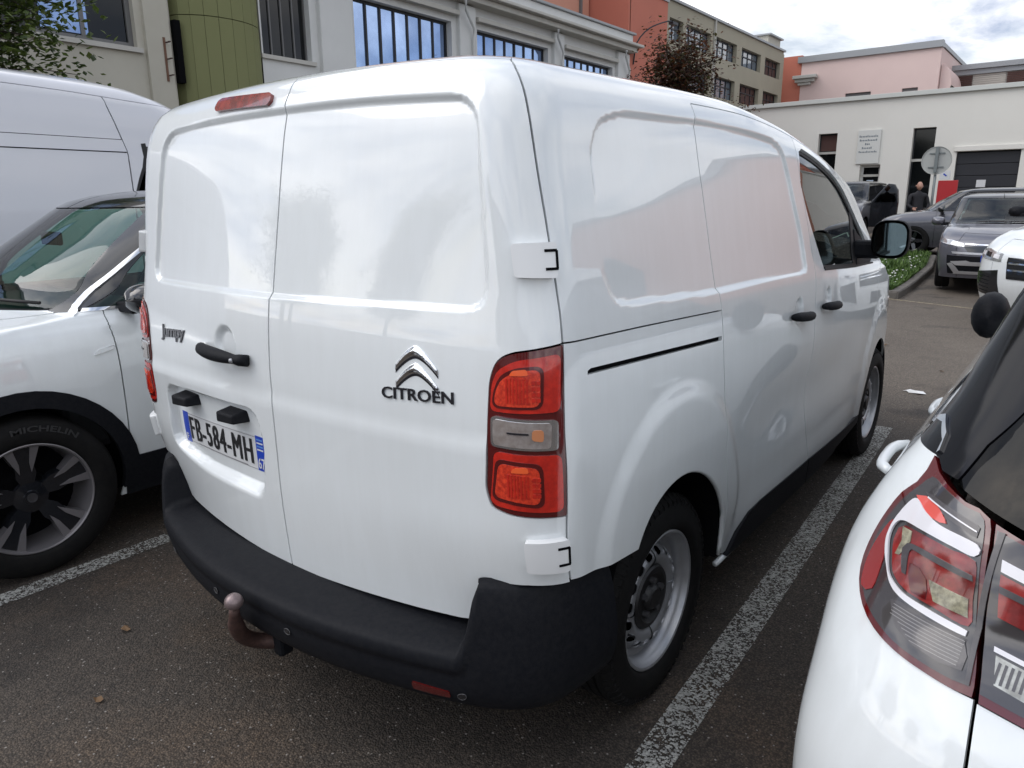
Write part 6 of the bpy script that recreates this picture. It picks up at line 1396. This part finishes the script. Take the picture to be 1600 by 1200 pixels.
# -- salmon blocks
Sm = bld('salmon red building block rising behind the white cornice', (-13, 26.6, 0))
wallx(Sm, 'wall', -12.9, 25.13, 28.15, 0, 9.32, [(27.35, 27.75, 6.35, 7.35)], WSALM, depth=.2); boxp(Sm, 'end_wall', -24, -12.92, 25.0, 25.12, 7.7, 9.32, WSALM); boxp(Sm, 'roof', -24, -12.85, 25.1, 28.2, 9.32, 9.45, ROOFG); boxp(Sm, 'dark_window', -13.15, -13.1, 27.3, 27.8, 6.3, 7.4, DARK)
boxp(Sm, 'side_wall', -24, -12.93, 28.03, 28.14, 0, 9.3, WSALM)
mb = MB(); mb.tube(smoothline([(-12.88, 25.4, 6.65), (-12.75, 25.4, 7.4), (-12.5, 25.9, 7.95), (-12.3, 27.0, 8.35), (-12.3, 27.4, 8.38)], .2), .028, 6); mb.box(-12.42, -12.22, 27.3, 27.75, 8.30, 8.40); mb.build('street_lamp_arm', FRM, Sm, kind=None)
Sb = bld('pale salmon upper storey set back above the white building', (-15, 20, 0))
boxp(Sb, 'wall', -22, -14.6, 13.0, 24.9, 7.5, 11.8, WSALL); boxp(Sb, 'edge_pier', -14.59, -14.50, 24.2, 24.3, 7.5, 11.8, FRG)
# -- beige office block, 5 bays x 3 rows
Bg = bld('beige office block with rows of metal windows beyond the red leaved tree', (-13, 35, 0))
bays = [(28.55, 29.85), (30.15, 32.75), (33.35, 35.85), (36.5, 39.15), (39.8, 42.15)]; rowsz = [(8.03, 8.88), (6.30, 7.22), (4.4, 5.4), (2.6, 3.5)]
opn = [(a, b, c, d) for a, b in bays for c, d in rowsz]
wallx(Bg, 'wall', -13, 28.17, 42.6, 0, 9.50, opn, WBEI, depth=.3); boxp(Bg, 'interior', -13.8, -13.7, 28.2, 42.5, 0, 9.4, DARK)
for i, (a, b) in enumerate(bays):
    for r, (c, d) in enumerate(rowsz):
        sh = (r == 0 and i == 4) or (r >= 1 and i >= 3)
        winx(Bg, -13, a, b, c, d, 4 if b-a > 2 else 2, SHUT if sh else bsdf('window_pane_pale', (.10, .13, .17), .05, spec=1.0, ior=1.8), fw=.05, rows=2, depth=.22, sill=False)
boxp(Bg, 'roof_edge', -13.3, -12.9, 28.2, 42.7, 9.504, 9.60, ROOFG); boxp(Bg, 'roof', -24, -13.31, 28.2, 42.6, 9.3, 9.5, ROOFG)
for y in (33.05,): boxp(Bg, 'downpipe', -12.99, -12.90, y-.04, y+.04, 0, 9.5, STONE)
boxp(Bg, 'roof_hut', -16.5, -13.2, 40.6, 42.5, 9.52, 10.1, WCREAM); boxp(Bg, 'roof_hut_edge', -16.6, -13.05, 40.5, 42.6, 10.104, 10.18, ROOFG); boxp(Bg, 'end_wall', -24, -13.01, 42.61, 42.75, 0, 9.4, WBEI)
# -- salmon link and pink hall
Ln = bld('narrow salmon link wall between beige block and pink hall', (-13, 44, 0)); boxp(Ln, 'wall', -14.2, -12.42, 44.05, 44.4, 0, 9.48, WSALM)
Pk = bld('pink hall with a sloping grey roof edge above the low white building', (-9, 47, 0)); 
wally(Pk, 'wall', 44, -12.4, -5.45, 0, 9.05, [(-9.92, -8.62, 6.85, 7.22), (-7.1, -6.35, 7.05, 7.22)], WPINK, depth=.15)
boxp(Pk, 'roof_edge', -12.6, -5.40, 43.85, 44.3, 9.054, 9.38, ROOFG); boxp(Pk, 'side_wall', -5.6, -5.45, 44.02, 56, 0, 9.05, WPINK); boxp(Pk, 'roof', -12.4, -5.4, 44.31, 56, 9.1, 9.3, ROOFG); boxp(Pk, 'window', -9.95, -8.6, 44.12, 44.16, 6.8, 7.25, FRG); boxp(Pk, 'window', -7.15, -6.3, 44.12, 44.16, 7.0, 7.25, FRG)
boxp(Pk, 'stone_bracket', -12.75, -11.45, 43.55, 43.98, 8.18, 8.36, STONE, .03); boxp(Pk, 'stone_bracket', -12.65, -11.6, 43.70, 43.98, 8.0, 8.176, STONE, .03); boxp(Pk, 'stone_bracket', -12.5, -11.8, 43.8, 43.98, 7.86, 7.996, STONE, .02)
pa = [( -5.42+.55*math.sin(t), 44.3, 7.0+1.25*math.cos(t)) for t in np.linspace(0, 1.4, 9)]; V = [p for p in pa]+[(p[0], 52, p[2]) for p in pa]+[(-5.42, 44.3, 5.5)]
mk('curved_canopy', V, [(i, i+1, i+10, i+9) for i in range(8)]+[(18,)+tuple(range(9))[::-1]], WPINK, Pk)
Rg = bld('low building with grey roof edge and brown louvres at the right', (-2, 49, 0)); wally(Rg, 'wall', 48, -5.55, 14, 0, 8.1, [], wallmat('board_wall', (.50, .47, .42), (.42, .39, .35)))
for k in range(9): boxp(Rg, 'wall_board', -4.42, -2.9, 47.96, 47.99, 7.20+.1*k, 7.285+.1*k, wallmat('board_wall', (.5, .47, .42), (.42, .39, .35)))
boxp(Rg, 'roof_edge', -5.62, 14, 47.7, 48.3, 8.36, 8.62, ROOFG); boxp(Rg, 'roof_fascia', -5.6, 14, 47.85, 48.2, 8.104, 8.356, ROOFG); boxp(Rg, 'corner_post', -5.58, -5.40, 47.9, 48.1, 6.5, 8.1, ROOFG)
for x0, x1 in ((-5.36, -4.44), (-2.85, -1.9), (-.6, .6), (2, 3.2)):
    for k in range(8): boxp(Rg, 'louvre', x0, x1, 47.90, 47.94, 7.35+.09*k, 7.35+.09*k+.075, SHUT)
# -- low white building with the garage door
Lw = bld('long low off-white building with a black garage door facing the car park', (-3, 30.5, 0.3))
od = [(-7.12, -6.42, 1.0, 4.06), (-5.50, -4.78, .4, 2.84), (-3.80, -3.06, .35, 4.07), (-2.33, -.42, .35, 3.18)]
wally(Lw, 'wall', 30, -10.4, 7.5, 0, 5.18, od, WOFF, depth=.28); boxp(Lw, 'roof_edge', -10.5, 7.5, 29.88, 30.2, 5.184, 5.34, bsdf('pale_coping', (.55, .57, .54), .6), .01); boxp(Lw, 'roof', -10.4, 7.5, 30.2, 40, 5.0, 5.2, ROOFG); boxp(Lw, 'side_wall', -10.5, -10.4, 30, 40, 0, 5.18, WOFF)
winy(Lw, 30, -7.12, -6.42, 1.0, 4.06, PANED, FRM, split=3.35); winy(Lw, 30, -3.80, -3.06, .35, 4.07, PANED, FRM, split=2.95); boxp(Lw, 'blind', -7.06, -6.48, 30.2, 30.24, 3.42, 4.0, SHUT)
dw = winy(Lw, 30, -5.50, -4.78, .4, 2.84, PANED, bsdf('white_frame', (.6, .6, .58), .5), split=2.45, fw=.09); mb = MB(); mb.box(-5.26, -5.02, 30.2, 30.24, 1.9, 2.28); mb.build('door_poster', bsdf('poster', (.5, .58, .68), .5), dw)
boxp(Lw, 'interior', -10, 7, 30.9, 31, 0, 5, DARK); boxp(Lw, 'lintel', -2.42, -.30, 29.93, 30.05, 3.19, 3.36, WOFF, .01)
for k in range(7): boxp(Lw, 'garage_panel', -2.32, -.43, 30.14, 30.18, .36+.40*k, .36+.40*k+.385, bsdf('garage_black', (.016, .017, .022), .5), .008)
boxp(Lw, 'garage_notice', -1.62, -1.34, 30.10, 30.13, 1.95, 2.20, PLATE)
sgn = boxp(Lw, 'wall_sign', -5.66, -4.86, 29.94, 29.99, 2.88, 4.10, bsdf('sign_white', (.62, .63, .60), .4), .005)
SGT = bsdf('sign_text', (.16, .19, .22), .5)
def flat(u, v): u = np.asarray(u, float); v = np.asarray(v, float); return np.stack([u, np.full_like(u, 29.935), v], -1)
for z, wd, x, ct in ((3.84, .66, -5.60, 12), (3.70, .62, -5.58, 11), (3.56, .18, -5.38, 3), (3.42, .36, -5.48, 6), (3.28, .64, -5.58, 12)):
    for k in range(ct):
        a = x+wd*k/ct; hh = .05 if (k*7) % 5 else .07
        patch('letter_stroke', flat, [(a, z), (a+wd/ct*.62, z), (a+wd/ct*.62, z+hh), (a, z+hh)], SGT, sgn, h=.2, bh=.2, thick=0)
# -- out of the frame: what the paintwork mirrors
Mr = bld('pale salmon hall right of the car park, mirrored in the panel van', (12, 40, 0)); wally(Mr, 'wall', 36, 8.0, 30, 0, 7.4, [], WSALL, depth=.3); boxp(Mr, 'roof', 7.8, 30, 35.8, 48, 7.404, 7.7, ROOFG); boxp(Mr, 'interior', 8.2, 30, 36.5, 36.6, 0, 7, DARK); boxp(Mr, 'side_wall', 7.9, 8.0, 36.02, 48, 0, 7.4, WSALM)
Ms = bld('long white workshop across the car park behind the camera', (4, -34, 0)); boxp(Ms, 'wall', -13, 22, -40, -34, 0, 7.0, WWHITE); boxp(Ms, 'roof', -13.2, 22.2, -40.2, -33.8, 7.0, 7.3, ROOFG)
for k in range(8): boxp(Ms, 'window', -11+4*k, -9+4*k, -34.0, -33.95, 2.5, 5.0, PANED)

# ------------------------------------------------------------------ trees
BARK = bsdf('bark', (.055, .045, .035), .9, noise=(8, .6, (.03, .025, .02)), bump=(40, .8))
def leafmat(n, c, tr=.35):
    m = bpy.data.materials.new(n); m.use_nodes = True; t = m.node_tree; b = t.nodes['Principled BSDF']; b.inputs['Base Color'].default_value = (*c, 1); b.inputs['Roughness'].default_value = .55
    tl = N(t, 'ShaderNodeBsdfTranslucent', Color=(c[0]*1.6, c[1]*1.6, c[2]*1.2, 1)); mi = N(t, 'ShaderNodeMixShader', Fac=tr); o = t.nodes['Material Output']; t.links.new(b.outputs[0], mi.inputs[1]); t.links.new(tl.outputs[0], mi.inputs[2]); t.links.new(mi.outputs[0], o.inputs[0]); return m
LG_ = [leafmat('leaf_green_a', (.070, .105, .025)), leafmat('leaf_green_b', (.105, .14, .035)), leafmat('leaf_green_c', (.040, .065, .016))]
LR_ = [leafmat('leaf_red_a', (.060, .022, .014)), leafmat('leaf_red_b', (.10, .038, .018)), leafmat('leaf_red_c', (.032, .016, .012)), leafmat('leaf_red_d', (.055, .050, .020))]
def tree(name, label, base, H, trunk_h, crown, nlimb, nleaf, ls, mats, seed, tr=.12, group=None):
    rnd = random.Random(seed); T = Thing(name, label, 'tree', base, 0, group)
    cx, cy, cz, rx, rz = crown; tips = []; mb = MB(); mb.tube([(0, 0, -.05), (.02, .01, trunk_h*.5), (-.02, .03, trunk_h), (cx*.5, cy*.5, (trunk_h+cz)/2), (cx, cy, cz+rz*.6)], [tr, tr*.8, tr*.65, tr*.45, .02], 10)
    tk = mb.build('trunk', BARK, T, True); lm = MB()
    for k in range(nlimb):
        a = 2.4*k+rnd.random(); h0 = trunk_h+(cz+rz*.4-trunk_h)*rnd.random(); f = math.sqrt(max(.08, 1-((h0-cz)/(rz*1.1))**2)) if abs(h0-cz) < rz else .4
        r = rx*f*rnd.uniform(.6, 1.0); q = min(1, max(0, (h0-trunk_h)/(cz-trunk_h+.01))); p0 = np.array([cx*q*.8, cy*q*.8, h0]); p2 = np.array([cx+r*math.cos(a), cy+r*math.sin(a), h0+rz*.35*rnd.uniform(-.1, 1)]); p1 = (p0+p2)/2+np.array([0, 0, .12*r])
        L_ = smoothline([p0, p1, p2], .3); lm.tube(L_, list(np.linspace(tr*.35, .008, len(L_))), 6)
        for j in range(7):
            s_ = L_[int((.35+.65*rnd.random())*(len(L_)-1))]; e_ = s_+np.array([rnd.gauss(0, .22*rx), rnd.gauss(0, .22*rx), rnd.gauss(.02, .14*rz)]); lm.tube([s_, (s_+e_)/2+[0, 0, .03], e_], [.010, .007, .003], 4); tips += [s_+(e_-s_)*t for t in (.4, .6, .8, 1., 1.05)]
    lm.build('limb', BARK, T, True, kind='stuff')
    V = []; F = []; mi = []
    for k in range(nleaf):
        p = tips[rnd.randrange(len(tips))]+np.array([rnd.gauss(0, ls*2.2) for _ in range(3)]); a = rnd.random()*6.28; b_ = rnd.uniform(-.9, .5); l = ls*rnd.uniform(.7, 1.3)
        d = np.array([math.cos(a)*math.cos(b_), math.sin(a)*math.cos(b_), math.sin(b_)]); s_ = np.cross(d, [rnd.random()-.5, rnd.random()-.5, 1]); s_ /= np.linalg.norm(s_)+1e-9; s_ *= l*.33; u = np.cross(s_, d)*.35; b0 = len(V)
        V += [p, p+d*l*.45+s_, p+d*l, p+d*l*.45-s_, p+d*l*.5+u]; F += [(b0, b0+1, b0+4), (b0+1, b0+2, b0+4), (b0+2, b0+3, b0+4), (b0+3, b0, b0+4)]; m = rnd.randrange(len(mats)); mi += [m]*4
    cr_ = mk('crown', np.array(V), F, mats, T, kind='stuff'); cr_.data.polygons.foreach_set('material_index', mi)
    return T
tree('leafy_tree', 'green leafy tree overhanging the tall white van at the top left corner', (-9.3, 1.6, 0), 6, 2.4, (.30, .1, 4.45, 2.15, 1.65), 46, 26000, .095, LG_, 3)
tree('red_leaved_tree', 'dark red leaved tree in front of the salmon block', (-8.35, 19.9, 0), 7, 2.6, (0, 0, 5.1, 1.35, 1.75), 44, 12500, .11, LR_, 5, group=None)
tree('red_leaved_tree', 'small dark shrub-like treetop left of the red leaved tree', (-8.3, 17.0, 0), 5, 2.2, (0, 0, 3.95, .75, .8), 14, 3500, .08, LR_, 8)
tree('red_leaved_tree', 'low red leaved treetop right of the larger red tree, below the beige block', (-8.4, 23.8, 0), 5, 2.0, (0, 0, 3.9, 1.0, 1.1), 16, 4500, .085, LR_, 11)
src = tree('leafy_tree', 'tall loose green tree behind the camera on the left, mirrored in the rear doors', (-14, -10.5, 0), 10, 3, (0, 0, 4.9, 2.2, 2.6), 44, 30000, .10, LG_, 21, tr=.2, group='trees behind the camera, mirrored in the rear doors')
src.o.scale = (.8, .8, .78)
def copy_tree(o, parent=None):
    c = o.copy(); C.objects.link(c); c.parent = parent
    for ch in o.children: copy_tree(ch, c)
    return c
for (x, y, s_, rz, lab) in ((-19, -15, .95, 1, 'tallest green tree behind the camera, mirrored in the rear doors'), (-11, -15, .72, 2, 'middle green tree behind the camera, mirrored in the rear doors'), (-6, -19, .85, 3, 'broad green tree straight behind the camera, mirrored in the right rear door'), (-24, -9, .9, 4, 'farthest green tree behind the camera beside the cream building')):
    c = copy_tree(src.o); c.location = (x, y, 0); c.scale = (s_, s_, s_); c.rotation_euler.z = rz; c['label'] = lab
# wind-blown leaves on the asphalt
for k, (x, y) in enumerate([(-.55, -.35), (-.9, -.1), (.25, -.75), (1.25, 1.6), (.55, -.42), (-1.35, -.75), (1.2, 3.2), (.9, 6.6), (.2, 7.7)]):
    a = k*1.3; r = .022+.006*(k % 3); V = [(r*math.cos(t+a)*(1 if j % 2 else .55), r*math.sin(t+a)*.6*(1 if j % 2 else .8), .004+.006*(j % 3)) for j, t in enumerate(np.linspace(0, 5.6, 8))]
    o = mk('fallen_leaf', V, [tuple(range(8))], bsdf('dead_leaf', (.13, .075, .035), .8), None, loc=(x, y, .002)); tag(o, 'tiny dead brown leaf on the asphalt '+('left of the tow ball', 'far left below the crossover', 'below the rear bumper middle', 'right of the rear wheel by the line', 'just below the bumper corner', 'at the lower left on the parking line', 'between line and near hatchback handle', 'in the pale lane left of the mirror', 'in the pale lane near the yellow line')[k], 'leaf', 'dead leaves scattered on the asphalt')
